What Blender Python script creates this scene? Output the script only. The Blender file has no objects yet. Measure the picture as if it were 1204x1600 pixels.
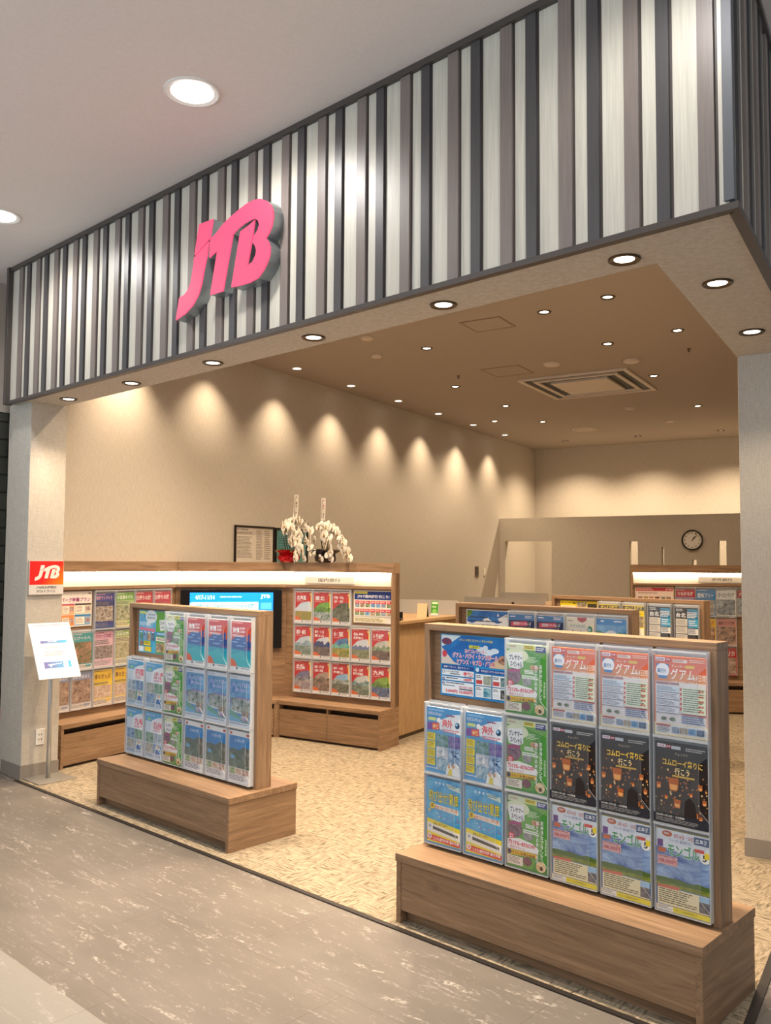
import bpy, bmesh, math, random
from mathutils import Vector, Matrix
from mathutils.geometry import tessellate_polygon

SC = bpy.context.scene
COL = SC.collection
R = math.radians
random.seed(7)

# ------------------------------------------------------------------ camera, world, exposure
CAM = Vector((2.6962, -3.1182, 1.62))
YAW, PITCH, ROLL, FPX = 0.74547, 0.05855, 0.00650, 1359.45
fwd = Vector((-math.sin(YAW) * math.cos(PITCH), math.cos(YAW) * math.cos(PITCH), math.sin(PITCH)))
rgt = Vector((math.cos(YAW), math.sin(YAW), 0)); upv = rgt.cross(fwd)
r2 = rgt * math.cos(ROLL) + upv * math.sin(ROLL); u2 = upv * math.cos(ROLL) - rgt * math.sin(ROLL)
cd = bpy.data.cameras.new('camera'); cam = bpy.data.objects.new('camera', cd); COL.objects.link(cam)
cam.matrix_world = Matrix(((r2.x, u2.x, -fwd.x, CAM.x), (r2.y, u2.y, -fwd.y, CAM.y), (r2.z, u2.z, -fwd.z, CAM.z), (0, 0, 0, 1)))
cd.sensor_fit = 'VERTICAL'; cd.sensor_height = 36.0; cd.lens = FPX / 1600 * 36.0; cd.clip_start = .05
SC.camera = cam
SC.view_settings.view_transform = 'Standard'; SC.view_settings.look = 'None'
SC.view_settings.exposure = 0.0; SC.view_settings.gamma = 1.0; SC.view_settings.use_curve_mapping = False
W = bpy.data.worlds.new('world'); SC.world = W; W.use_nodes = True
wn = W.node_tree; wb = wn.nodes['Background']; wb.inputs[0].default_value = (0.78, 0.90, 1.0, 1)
# ambient mall light; the stronger part from below is added to brighten the ceiling
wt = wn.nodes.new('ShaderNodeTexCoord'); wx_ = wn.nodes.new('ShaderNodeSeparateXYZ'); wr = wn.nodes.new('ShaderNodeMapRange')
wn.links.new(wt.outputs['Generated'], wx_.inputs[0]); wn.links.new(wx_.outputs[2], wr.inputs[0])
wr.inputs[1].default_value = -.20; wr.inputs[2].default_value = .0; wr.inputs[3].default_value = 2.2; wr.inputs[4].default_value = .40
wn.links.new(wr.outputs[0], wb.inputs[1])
# lamp strengths
P_WALL, P_SHOP, P_SOFFIT, P_SIDE, P_HALL, P_BACK = 105, 112, 205, 30, 86, 260
WARM, SOFT, COOL = (1.0, .76, .52), (1.0, .80, .58), (1.0, .965, .935)
try:
    SC.cycles.max_bounces = 7; SC.cycles.diffuse_bounces = 4; SC.cycles.transparent_max_bounces = 20
    SC.cycles.sample_clamp_indirect = 4.0; SC.cycles.caustics_reflective = False; SC.cycles.caustics_refractive = False
except Exception:
    pass

# ------------------------------------------------------------------ frames
PHI = 0.1985                                        # the shop's own axes are skewed against the shop front
cS = Vector((math.cos(PHI), math.sin(PHI), 0)); dS = Vector((-math.sin(PHI), math.cos(PHI), 0))
def sk(p, q, z=0.0): return cS * p + dS * q + Vector((0, 0, z))

# ------------------------------------------------------------------ materials
def lin(c):
    return c / 12.92 if c <= .04045 else ((c + .055) / 1.055) ** 2.4
def hexc(h):
    h = h.lstrip('#'); return tuple(lin(int(h[i:i + 2], 16) / 255) for i in (0, 2, 4)) + (1,)
_M = {}
def new_mat(name):
    m = bpy.data.materials.new(name); m.use_nodes = True
    nt = m.node_tree; b = nt.nodes['Principled BSDF']; return m, nt, b
def plain(h, rough=.55, metal=0.0, spec=.4, emit=0.0):
    k = ('plain', h, rough, metal, spec, emit)
    if k not in _M:
        m, nt, b = new_mat('plain_' + h); c = hexc(h)
        b.inputs['Base Color'].default_value = c; b.inputs['Roughness'].default_value = rough
        b.inputs['Metallic'].default_value = metal; b.inputs['Specular IOR Level'].default_value = spec
        if emit:
            b.inputs['Emission Color'].default_value = c; b.inputs['Emission Strength'].default_value = emit
        _M[k] = m
    return _M[k]
def glow(rgb, s, base=.55):
    k = ('glow', rgb, s, base)
    if k not in _M:
        m, nt, b = new_mat('lamp_glow'); b.inputs['Base Color'].default_value = tuple(v * base for v in rgb) + (1,)
        b.inputs['Emission Color'].default_value = rgb + (1,); b.inputs['Emission Strength'].default_value = s; _M[k] = m
    return _M[k]
def N(nt, t, **kw):
    n = nt.nodes.new(t)
    for k, v in kw.items(): setattr(n, k, v)
    return n
def ramp(nt, stops, interp='LINEAR'):
    n = nt.nodes.new('ShaderNodeValToRGB'); n.color_ramp.interpolation = interp; e = n.color_ramp.elements
    while len(e) < len(stops): e.new(.5)
    for i, (p, c) in enumerate(stops):
        e[i].position = p; e[i].color = c if len(c) == 4 else tuple(c) + (1,)
    return n
def coords(nt, scale, kind='Object', rot=(0, 0, 0), loc=(0, 0, 0)):
    tc = N(nt, 'ShaderNodeTexCoord'); mp = N(nt, 'ShaderNodeMapping')
    mp.inputs['Scale'].default_value = scale; mp.inputs['Rotation'].default_value = rot; mp.inputs['Location'].default_value = loc
    nt.links.new(tc.outputs[kind], mp.inputs['Vector']); return mp.outputs['Vector']
def noise(nt, vec, scale, detail=4, rough=.55, dist=0.0):
    n = N(nt, 'ShaderNodeTexNoise'); n.inputs['Scale'].default_value = scale; n.inputs['Detail'].default_value = detail
    n.inputs['Roughness'].default_value = rough; n.inputs['Distortion'].default_value = dist
    nt.links.new(vec, n.inputs['Vector']); return n
def mixc(nt, a, b, f, mode='MIX'):
    n = N(nt, 'ShaderNodeMix', data_type='RGBA', blend_type=mode)
    for s, v in ((n.inputs[0], f), (n.inputs[6], a), (n.inputs[7], b)):
        if hasattr(v, 'links') or isinstance(v, bpy.types.NodeSocket): nt.links.new(v, s)
        else: s.default_value = v
    return n.outputs[2]
def bump(nt, b, h, strength, dist=.01):
    n = N(nt, 'ShaderNodeBump'); n.inputs['Strength'].default_value = strength; n.inputs['Distance'].default_value = dist
    nt.links.new(h, n.inputs['Height']); nt.links.new(n.outputs['Normal'], b.inputs['Normal'])
def wood(axis, tone='kiosk'):
    k = ('wood', axis, tone)
    if k in _M: return _M[k]
    m, nt, b = new_mat('wood_' + tone + '_' + axis)
    A, B, C_ = {'kiosk': ('725a43', '8f7257', 'a7886a'), 'pale': ('8f7250', 'a98a64', 'bb9d76'), 'inside': ('33241a', '3d2c20', '4a3526')}[tone]
    s = {'x': (.9, 13, 13), 'y': (13, .9, 13), 'z': (13, 13, .9)}[axis]
    if tone == 'pale': s = tuple(v * 2.2 for v in s)
    v = coords(nt, s)
    n1 = noise(nt, v, 2.4, 5, .6, 1.2)
    s2 = {'x': (1.5, 60, 60), 'y': (60, 1.5, 60), 'z': (60, 60, 1.5)}[axis]
    n2 = noise(nt, coords(nt, s2), 2.0, 3, .5, .2)
    r = ramp(nt, [(.22, hexc(A)), (.50, hexc(B)), (.75, hexc(C_))]); nt.links.new(n1.outputs['Fac'], r.inputs[0])
    r2_ = ramp(nt, [(.36, (.88, .87, .86)), (.64, (1.05, 1.04, 1.03))]); nt.links.new(n2.outputs['Fac'], r2_.inputs[0])
    nt.links.new(mixc(nt, r.outputs[0], r2_.outputs[0], .8, 'MULTIPLY'), b.inputs['Base Color'])
    b.inputs['Roughness'].default_value = .42; b.inputs['Specular IOR Level'].default_value = .35
    _M[k] = m; return m
def wallpaper():
    if 'wp' in _M: return _M['wp']
    m, nt, b = new_mat('linen_wallpaper')
    n1 = noise(nt, coords(nt, (5, 5, 34)), 7, 4, .6); n2 = noise(nt, coords(nt, (26, 26, 1.6)), 8, 4, .6)
    mx = mixc(nt, n1.outputs['Fac'], n2.outputs['Fac'], .5)
    r = ramp(nt, [(.36, hexc('b3ab9e')), (.62, hexc('cbc4b8'))]); nt.links.new(mx, r.inputs[0])
    nt.links.new(r.outputs[0], b.inputs['Base Color']); b.inputs['Roughness'].default_value = .8; b.inputs['Specular IOR Level'].default_value = .2
    bump(nt, b, mx, .25, .004); _M['wp'] = m; return m
def plaster(h, name):
    if name in _M: return _M[name]
    m, nt, b = new_mat(name); n1 = noise(nt, coords(nt, (1, 1, 1)), 60, 3)
    c = hexc(h); r = ramp(nt, [(.3, tuple(x * .97 for x in c[:3])), (.7, tuple(min(1, x * 1.02) for x in c[:3]))])
    nt.links.new(n1.outputs['Fac'], r.inputs[0]); nt.links.new(r.outputs[0], b.inputs['Base Color'])
    b.inputs['Roughness'].default_value = .85; b.inputs['Specular IOR Level'].default_value = .2; _M[name] = m; return m
def carpet():
    if 'carpet' in _M: return _M['carpet']
    m, nt, b = new_mat('woven_carpet')
    ck = N(nt, 'ShaderNodeTexChecker'); ck.inputs['Scale'].default_value = 1.0
    dn = noise(nt, coords(nt, (1, 1, 1)), 5.0, 3)
    tc = coords(nt, (5.5, 5.5, 5.5), rot=(0, 0, .2))
    va = N(nt, 'ShaderNodeVectorMath', operation='ADD'); vs = N(nt, 'ShaderNodeVectorMath', operation='SCALE'); vs.inputs['Scale'].default_value = .8
    nt.links.new(dn.outputs['Color'], vs.inputs[0]); nt.links.new(tc, va.inputs[0]); nt.links.new(vs.outputs[0], va.inputs[1])
    fl = N(nt, 'ShaderNodeSeparateXYZ'); nt.links.new(va.outputs[0], fl.inputs[0])
    cb = N(nt, 'ShaderNodeCombineXYZ'); nt.links.new(fl.outputs[0], cb.inputs[0]); nt.links.new(fl.outputs[1], cb.inputs[1]); cb.inputs[2].default_value = .5
    nt.links.new(cb.outputs[0], ck.inputs['Vector'])
    a = noise(nt, coords(nt, (14, 88, 1), rot=(0, 0, .2)), 1.0, 3, .6, .4); c = noise(nt, coords(nt, (88, 14, 1), rot=(0, 0, .2)), 1.0, 3, .6, .4)
    mx = mixc(nt, a.outputs['Fac'], c.outputs['Fac'], ck.outputs['Fac'])
    r = ramp(nt, [(.33, hexc('5c5243')), (.46, hexc('897c68')), (.60, hexc('a0927c'))]); nt.links.new(mx, r.inputs[0])
    n3 = noise(nt, coords(nt, (1, 1, 1)), 260, 2); col = mixc(nt, r.outputs[0], n3.outputs['Color'], .12, 'OVERLAY')
    nt.links.new(col, b.inputs['Base Color']); b.inputs['Roughness'].default_value = .95; b.inputs['Specular IOR Level'].default_value = .08
    bump(nt, b, mx, .5, .01); _M['carpet'] = m; return m
def stone_floor(dark=True):
    k = ('stone', dark)
    if k in _M: return _M[k]
    m, nt, b = new_mat('streaked_stone_tile')
    v = coords(nt, (2.0, 9.0, 1), rot=(0, 0, R(12)))
    n1 = noise(nt, v, 1.9, 9, .72, .8)
    n1b = noise(nt, coords(nt, (2.8, 17.0, 1), rot=(0, 0, R(18)), loc=(3, 1, 0)), 2.2, 8, .7, 1.0)
    n2 = noise(nt, coords(nt, (.8, 2.2, 1)), 1.2, 5)
    n4 = noise(nt, coords(nt, (1, 1, 1)), 55, 4)
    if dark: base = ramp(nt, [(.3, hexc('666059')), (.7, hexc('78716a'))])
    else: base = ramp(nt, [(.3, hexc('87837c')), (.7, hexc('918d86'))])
    nt.links.new(n2.outputs['Fac'], base.inputs[0])
    vn = ramp(nt, [(.575, (0, 0, 0)), (.645, (1, 1, 1))]); nt.links.new(n1.outputs['Fac'], vn.inputs[0])
    vm = ramp(nt, [(.575, (0, 0, 0)), (.615, (1, 1, 1))]); nt.links.new(n1b.outputs['Fac'], vm.inputs[0])
    vsum = mixc(nt, vn.outputs[0], vm.outputs[0], .5, 'LIGHTEN')
    br = ramp(nt, [(.42, (0, 0, 0)), (.56, (1, 1, 1))]); nt.links.new(n4.outputs['Fac'], br.inputs[0])
    vein = mixc(nt, vsum, br.outputs[0], 1.0, 'MULTIPLY')
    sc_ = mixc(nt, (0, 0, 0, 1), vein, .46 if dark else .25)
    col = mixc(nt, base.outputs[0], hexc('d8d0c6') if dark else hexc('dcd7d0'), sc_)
    bk = N(nt, 'ShaderNodeTexBrick'); bk.inputs['Scale'].default_value = 1.0; bk.inputs['Mortar Size'].default_value = .0016
    bk.inputs['Brick Width'].default_value = 1.2; bk.inputs['Row Height'].default_value = .6
    nt.links.new(coords(nt, (1, 1, 1), loc=(.3, .142, 0)), bk.inputs['Vector'])
    bk.inputs['Color1'].default_value = (1, 1, 1, 1); bk.inputs['Color2'].default_value = (1.0, .985, .97, 1); bk.inputs['Mortar'].default_value = (.72, .70, .68, 1)
    nt.links.new(mixc(nt, col, bk.outputs['Color'], 1.0, 'MULTIPLY'), b.inputs['Base Color'])
    b.inputs['Roughness'].default_value = .42; b.inputs['Specular IOR Level'].default_value = .28
    _M[k] = m; return m
def batten_mat(h, name):
    if name in _M: return _M[name]
    m, nt, b = new_mat(name); c = hexc(h)
    n1 = noise(nt, coords(nt, (60, 60, 2.0)), 2.0, 4, .6, .3)
    r = ramp(nt, [(.3, tuple(x * .86 for x in c[:3])), (.7, tuple(min(1, x * 1.08) for x in c[:3]))])
    nt.links.new(n1.outputs['Fac'], r.inputs[0]); nt.links.new(r.outputs[0], b.inputs['Base Color'])
    b.inputs['Roughness'].default_value = .38; b.inputs['Specular IOR Level'].default_value = .5; _M[name] = m; return m
def slate():
    if 'slate' in _M: return _M['slate']
    m, nt, b = new_mat('dark_stone_cladding')
    bk = N(nt, 'ShaderNodeTexBrick'); bk.inputs['Scale'].default_value = 1.0; bk.inputs['Brick Width'].default_value = .5; bk.inputs['Row Height'].default_value = .145
    bk.inputs['Mortar Size'].default_value = .008; bk.inputs['Color1'].default_value = hexc('3b3b33'); bk.inputs['Color2'].default_value = hexc('4d4d45'); bk.inputs['Mortar'].default_value = hexc('191916')
    sp = N(nt, 'ShaderNodeSeparateXYZ'); nt.links.new(coords(nt, (1, 1, 1)), sp.inputs[0]); cb = N(nt, 'ShaderNodeCombineXYZ')
    nt.links.new(sp.outputs[1], cb.inputs[0]); nt.links.new(sp.outputs[2], cb.inputs[1]); nt.links.new(cb.outputs[0], bk.inputs['Vector'])
    n1 = noise(nt, coords(nt, (4, 4, 8)), 2, 5); nt.links.new(mixc(nt, bk.outputs['Color'], n1.outputs['Color'], .35, 'OVERLAY'), b.inputs['Base Color'])
    b.inputs['Roughness'].default_value = .7; bump(nt, b, n1.outputs['Fac'], .4, .02); _M['slate'] = m; return m
def clear_plastic(name='clear_acrylic', tint=(.97, .98, 1.0), base_gloss=.05, haze=.0):
    if name in _M: return _M[name]
    m = bpy.data.materials.new(name); m.use_nodes = True; nt = m.node_tree
    for n in list(nt.nodes):
        if n.type != 'OUTPUT_MATERIAL': nt.nodes.remove(n)
    out = [n for n in nt.nodes if n.type == 'OUTPUT_MATERIAL'][0]
    tr = N(nt, 'ShaderNodeBsdfTransparent'); tr.inputs[0].default_value = tint + (1,)
    gl = N(nt, 'ShaderNodeBsdfGlossy'); gl.inputs['Roughness'].default_value = .12
    lw = N(nt, 'ShaderNodeLayerWeight'); pw = N(nt, 'ShaderNodeMath', operation='POWER'); nt.links.new(lw.outputs['Facing'], pw.inputs[0]); pw.inputs[1].default_value = 5.0
    ma = N(nt, 'ShaderNodeMath', operation='MULTIPLY_ADD'); nt.links.new(pw.outputs[0], ma.inputs[0]); ma.inputs[1].default_value = .75; ma.inputs[2].default_value = .04
    mx = N(nt, 'ShaderNodeMixShader'); nt.links.new(ma.outputs[0], mx.inputs[0]); nt.links.new(tr.outputs[0], mx.inputs[1]); nt.links.new(gl.outputs[0], mx.inputs[2])
    res = mx.outputs[0]
    if haze:
        df = N(nt, 'ShaderNodeBsdfDiffuse'); df.inputs[0].default_value = (.86, .88, .90, 1)
        m2 = N(nt, 'ShaderNodeMixShader'); m2.inputs[0].default_value = haze; nt.links.new(res, m2.inputs[1]); nt.links.new(df.outputs[0], m2.inputs[2]); res = m2.outputs[0]
    nt.links.new(res, out.inputs['Surface']); _M[name] = m; return m
def mottle(a, b_, scale, stretch=(1, 1, 1)):
    k = ('mottle', a, b_, scale, stretch)
    if k in _M: return _M[k]
    m, nt, b = new_mat('printed_photo'); n1 = noise(nt, coords(nt, stretch), scale, 6, .7, .6)
    r = ramp(nt, [(.36, hexc(a)), (.64, hexc(b_))]); nt.links.new(n1.outputs['Fac'], r.inputs[0]); nt.links.new(r.outputs[0], b.inputs['Base Color'])
    b.inputs['Roughness'].default_value = .45; b.inputs['Specular IOR Level'].default_value = .35; _M[k] = m; return m

# ------------------------------------------------------------------ mesh builder
class MB:
    def __init__(s): s.v = []; s.f = []; s.mi = []; s.m = []
    def slot(s, m):
        if m not in s.m: s.m.append(m)
        return s.m.index(m)
    def add(s, vs, fs, m, M=None):
        o = len(s.v); k = s.slot(m)
        for p in vs:
            p = Vector(p); s.v.append(M @ p if M else p)
        for f in fs: s.f.append(tuple(i + o for i in f)); s.mi.append(k)
    def box(s, x0, x1, y0, y1, z0, z1, m, M=None):
        vs = [(x0, y0, z0), (x1, y0, z0), (x1, y1, z0), (x0, y1, z0), (x0, y0, z1), (x1, y0, z1), (x1, y1, z1), (x0, y1, z1)]
        s.add(vs, [(0, 3, 2, 1), (4, 5, 6, 7), (0, 1, 5, 4), (1, 2, 6, 5), (2, 3, 7, 6), (3, 0, 4, 7)], m, M)
    def prism(s, pts, z0, z1, m, M=None, m_side=None):
        n = len(pts)
        a = sum(pts[i][0] * pts[(i + 1) % n][1] - pts[(i + 1) % n][0] * pts[i][1] for i in range(n))
        if a < 0: pts = pts[::-1]
        tri = tessellate_polygon([[Vector((p[0], p[1], 0)) for p in pts]])
        fs = []
        for t in tri:
            q = [pts[i] for i in t]
            ar = (q[1][0] - q[0][0]) * (q[2][1] - q[0][1]) - (q[2][0] - q[0][0]) * (q[1][1] - q[0][1])
            fs.append(tuple(t) if ar > 0 else tuple(t[::-1]))
        vs = [(p[0], p[1], z0) for p in pts] + [(p[0], p[1], z1) for p in pts]
        s.add(vs, [f[::-1] for f in fs] + [tuple(i + n for i in f) for f in fs], m, M)
        s.add(vs, [(i, (i + 1) % n, n + (i + 1) % n, n + i) for i in range(n)], m_side or m, M)
    def lathe(s, prof, m, seg=24, M=None, wob=None, close=False):
        vs = []; n = len(prof)
        for i, (r, z) in enumerate(prof):
            for k in range(seg):
                a = 2 * math.pi * k / seg; rr = r * (wob(i, k) if wob else 1)
                vs.append((rr * math.cos(a), rr * math.sin(a), z))
        fs = [(i * seg + k, i * seg + (k + 1) % seg, (i + 1) * seg + (k + 1) % seg, (i + 1) * seg + k) for i in range(n - 1) for k in range(seg)]
        if close:
            fs.append(tuple(range(seg))[::-1]); fs.append(tuple((n - 1) * seg + k for k in range(seg)))
        s.add(vs, fs, m, M)
    def tube(s, pts, r, m, seg=8, r1=None):
        pts = [Vector(p) for p in pts]; vs = []; n = len(pts)
        for i, p in enumerate(pts):
            t = (pts[min(i + 1, n - 1)] - pts[max(i - 1, 0)]).normalized()
            a = t.orthogonal().normalized() if i == 0 else (a - t * a.dot(t)).normalized()
            b = t.cross(a); rr = r if r1 is None else r + (r1 - r) * i / (n - 1)
            for k in range(seg): vs.append(p + (a * math.cos(2 * math.pi * k / seg) + b * math.sin(2 * math.pi * k / seg)) * rr)
        fs = [(i * seg + k, i * seg + (k + 1) % seg, (i + 1) * seg + (k + 1) % seg, (i + 1) * seg + k) for i in range(n - 1) for k in range(seg)]
        fs += [tuple(range(seg))[::-1], tuple((n - 1) * seg + k for k in range(seg))]
        s.add(vs, fs, m)
    def mesh(s, name):
        me = bpy.data.meshes.new(name); me.from_pydata([tuple(p) for p in s.v], [], s.f)
        for m in s.m: me.materials.append(m)
        me.polygons.foreach_set('material_index', s.mi); me.update(); return me
    def build(s, name, parent=None, loc=(0, 0, 0), rotz=0.0, bevel=0.0, smooth=False):
        me = s.mesh(name)
        if smooth: me.polygons.foreach_set('use_smooth', [True] * len(me.polygons))
        return link(name, me, parent, loc, rotz, bevel)
def link(name, me, parent=None, loc=(0, 0, 0), rotz=0.0, bevel=0.0):
    o = bpy.data.objects.new(name, me); COL.objects.link(o); o.location = loc; o.rotation_euler = (0, 0, rotz)
    if parent: o.parent = parent
    if bevel:
        b = o.modifiers.new('bevel', 'BEVEL'); b.width = bevel; b.segments = 2; b.limit_method = 'ANGLE'
    return o
def tag(o, label, cat, group=None, kind=None):
    o['label'] = label; o['category'] = cat
    if group: o['group'] = group
    if kind: o['kind'] = kind
    return o
def thing(name, label, cat, loc=(0, 0, 0), rotz=0.0, group=None):
    o = bpy.data.objects.new(name, None); COL.objects.link(o); o.location = loc; o.rotation_euler = (0, 0, rotz); o.empty_display_size = .1
    return tag(o, label, cat, group)
def struct(o):
    o['kind'] = 'structure'; return o
ORD = ['', 'first', 'second', 'third', 'fourth', 'fifth', 'sixth', 'seventh', 'eighth', 'ninth']

# ------------------------------------------------------------------ printing: text and covers
_T = {}
def glyphs(text, bold=0.0):
    k = (text, bold)
    if k not in _T:
        c = bpy.data.curves.new('t', 'FONT'); c.body = text; c.resolution_u = 2; c.offset = bold
        o = bpy.data.objects.new('t', c); COL.objects.link(o)
        dg = bpy.context.evaluated_depsgraph_get(); dg.update()
        me = o.evaluated_get(dg).to_mesh()
        vs = [(v.co.x, v.co.y) for v in me.vertices]; fs = [tuple(p.vertices) for p in me.polygons]
        o.evaluated_get(dg).to_mesh_clear(); bpy.data.objects.remove(o); bpy.data.curves.remove(c)
        x0 = min(v[0] for v in vs); x1 = max(v[0] for v in vs); y0 = min(v[1] for v in vs); y1 = max(v[1] for v in vs)
        _T[k] = ([((x - x0) / max(1e-6, x1 - x0), (y - y0) / max(1e-6, y1 - y0)) for x, y in vs], fs)
    return _T[k]
class Sheet:
    """Prints flat shapes, in millimetres from the top-left corner, on the front (-y) of a sheet w x h."""
    def __init__(s, w, h, t, face, edge='e9e7e2', matf=None):
        s.mb = MB(); s.w, s.h, s.t = w / 1000, h / 1000, t; s.W, s.H = w, h; s.k = 0; s.matf = matf or (lambda c: plain(c, .4, 0, .35))
        e = plain(edge, .6); f = s.mat(face); x = s.w / 2
        s.mb.add([(-x, 0, 0), (x, 0, 0), (x, t, 0), (-x, t, 0), (-x, 0, s.h), (x, 0, s.h), (x, t, s.h), (-x, t, s.h)],
                 [(0, 3, 2, 1), (4, 5, 6, 7), (1, 2, 6, 5), (2, 3, 7, 6), (3, 0, 4, 7)], e)
        s.mb.add([(-x, 0, 0), (x, 0, 0), (x, 0, s.h), (-x, 0, s.h)], [(0, 1, 2, 3)], f)
    def mat(s, c):
        if isinstance(c, tuple): return mottle(*c)
        if isinstance(c, str): return s.matf(c)
        return c
    def put(s, pts, fs, c):
        s.k += 1; y = -.00012 * s.k
        s.mb.add([(u / 1000 - s.w / 2, y, s.h - v / 1000) for u, v in pts], fs, s.mat(c))
    def r(s, u0, v0, u1, v1, c): s.put([(u0, v1), (u1, v1), (u1, v0), (u0, v0)], [(0, 1, 2, 3)], c)
    def e(s, u, v, a, b, c, n=20, s0=0.0):
        s.put([(u + a * math.cos(s0 + 2 * math.pi * i / n), v - b * math.sin(s0 + 2 * math.pi * i / n)) for i in range(n)], [tuple(range(n))], c)
    def p(s, pts, c):
        tri = tessellate_polygon([[Vector((a, -b, 0)) for a, b in pts]]); fs = []
        for t in tri:
            q = [(pts[i][0], -pts[i][1]) for i in t]; ar = (q[1][0] - q[0][0]) * (q[2][1] - q[0][1]) - (q[2][0] - q[0][0]) * (q[1][1] - q[0][1])
            fs.append(tuple(t) if ar > 0 else tuple(t[::-1]))
        s.put(pts, fs, c)
    def t_(s, text, u0, v0, u1, v1, c, bold=0.0, shear=0.0):
        g, fs = glyphs(text, bold)
        s.put([(u0 + a * (u1 - u0) + shear * b * (v1 - v0), v1 - b * (v1 - v0)) for a, b in g], fs, c)
    def o_(s, text, u0, v0, u1, v1, c, oc, bold=.02, grow=.035, shear=0.0):
        bold = min(bold, .026); grow = min(grow, .05); g = grow * (v1 - v0) * 1.0
        s.t_(text, u0 - g, v0 - g, u1 + g, v1 + g, oc, bold + grow, shear); s.t_(text, u0, v0, u1, v1, c, bold, shear)
    def v_(s, text, u0, v0, w, pitch, c, bold=.015):
        i = 0
        for ch in text:
            if ch != ' ':
                if ch == 'ー': s.r(u0 + w * .42, v0 + i * pitch, u0 + w * .58, v0 + i * pitch + pitch * .85, c)
                else: s.t_(ch, u0, v0 + i * pitch, u0 + w, v0 + i * pitch + pitch * .88, c, bold)
            i += 1
    def g(s, u0, v0, u1, v1, c, rows, seed=1, fill=.5):
        rd = random.Random(seed); ph = (v1 - v0) / rows; pts = []; fs = []
        for i in range(rows):
            u = u0; end = u1 - rd.random() * (u1 - u0) * .3
            while u < end:
                w = min(end - u, rd.uniform(.05, .22) * (u1 - u0)); o = len(pts); a = v0 + i * ph; b = a + ph * fill
                pts += [(u, b), (u + w, b), (u + w, a), (u, a)]; fs.append((o, o + 1, o + 2, o + 3)); u += w + (u1 - u0) * .018
        s.put(pts, fs, c)
    def land(s, u0, v0, u1, v1, sky, hill, ground, seed=1, hz=.5, amp=.25, cloud=None):
        rd = random.Random(seed); H = v1 - v0; s.r(u0, v0, u1, v1, sky)
        if cloud:
            for i in range(5): s.e(rd.uniform(u0 + 12, u1 - 12), v0 + H * rd.uniform(.08, .35), rd.uniform(5, 12), H * .04, cloud)
        y = v0 + H * hz; n = 9; top = [(u0 + (u1 - u0) * i / n, y - H * amp * rd.random()) for i in range(n + 1)]
        s.p([(u0, v1), (u1, v1)] + top[::-1], hill); s.r(u0, y + H * .1, u1, v1, ground)
    def done(s, name): return s.mb.mesh(name)

def brand_red(s, u, v, w, c='e8212e', bg=None):
    """the small red travel-agency mark used on covers"""
    if bg: s.r(u - w * .06, v - w * .06, u + w * 1.06, v + w * .5, bg)
    s.t_('JTB', u, v, u + w, v + w * .42, c, .05, .25)
def look_mark(s, u, v, w):
    s.r(u, v, u + w * .62, v + w * .22, 'ffffff'); s.t_('LOOK', u + w * .03, v + w * .03, u + w * .58, v + w * .19, 'b0206a', .04)
    s.r(u + w * .64, v + w * .03, u + w, v + w * .22, 'c2184e'); s.t_('JTB', u + w * .68, v + w * .07, u + w * .96, v + w * .18, 'ffffff', .04)

def d_green(t=.012):
    s = Sheet(210, 297, t, '6fae4c', 'cfe0c0')
    s.p([(100, 30), (210, 60), (210, 297), (120, 297), (185, 170)], '4c9a3c'); s.r(0, 0, 210, 24, 'dfe9c4'); s.e(50, 50, 60, 30, 'e8efc9')
    s.t_('LOOKJTB', 8, 8, 46, 17, 'b03060', .02); s.r(88, 4, 140, 22, 'f3e34a'); s.g(91, 7, 137, 19, '3a3a20', 2, 3); s.r(148, 6, 196, 30, '3b3f87'); s.g(152, 11, 192, 26, 'ffffff', 2, 4)
    s.p([(6, 42), (80, 34), (86, 96), (60, 108), (12, 104), (2, 70)], 'f6f8f6')
    s.t_('プレサマー', 12, 48, 80, 72, '26323c', .03); s.t_('スペシャル', 18, 76, 80, 102, '26323c', .03)
    s.e(38, 140, 37, 34, ('5a3a4e', '9a7a86', 60)); s.p([(4, 112), (70, 108), (70, 118), (4, 124)], 'b0447a')
    s.e(142, 96, 22, 12, ('a24a28', 'd8b88a', 60)); s.g(100, 52, 160, 78, 'd6f0c0', 4, 5); s.g(92, 108, 150, 126, 'f4f9ee', 3, 6, .65)
    s.e(105, 158, 24, 18, ('7a7f8a', 'b6b2a6', 60)); s.g(80, 132, 160, 148, 'f4f9ee', 2, 16, .7)
    s.e(20, 172, 16, 16, 'e14b55'); s.t_('最大', 11, 163, 29, 171, 'ffffff', .03); s.t_('半額', 11, 173, 29, 182, 'ffffff', .03)
    s.p([(0, 186), (60, 174), (128, 184), (160, 206), (150, 222), (0, 226)], 'fbfaf5')
    s.t_('約15%~85%OFF', 6, 186, 142, 207, 'e0304a', .03); s.t_('特別プライス', 14, 210, 88, 223, 'd24a56', .01)
    s.p([(0, 228), (150, 224), (152, 240), (0, 250)], 'f1c12e'); s.t_('さらにお得な特典', 24, 230, 140, 244, '6a3a10', .02); s.e(12, 238, 10, 10, '2d2f57')
    s.r(0, 252, 80, 288, 'f4ead6'); s.g(8, 256, 72, 284, '7a6a5a', 5, 7); s.e(102, 262, 22, 18, ('5e2434', '8a5a62', 70)); s.e(170, 270, 24, 22, ('d6b070', 'f3e3b4', 50)); s.e(172, 276, 8, 9, '4a2e1e')
    s.v_('お好きなプランで', 168, 80, 14, 20, 'ffffff'); s.v_('自分だけの旅を作ろう', 146, 84, 13, 18, 'ffffff'); s.v_('往復航空券', 190, 150, 10, 14, 'f8ffe8', .0)
    s.r(0, 290, 210, 297, '3f8a34'); return s.done('green_leaflet')
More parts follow.
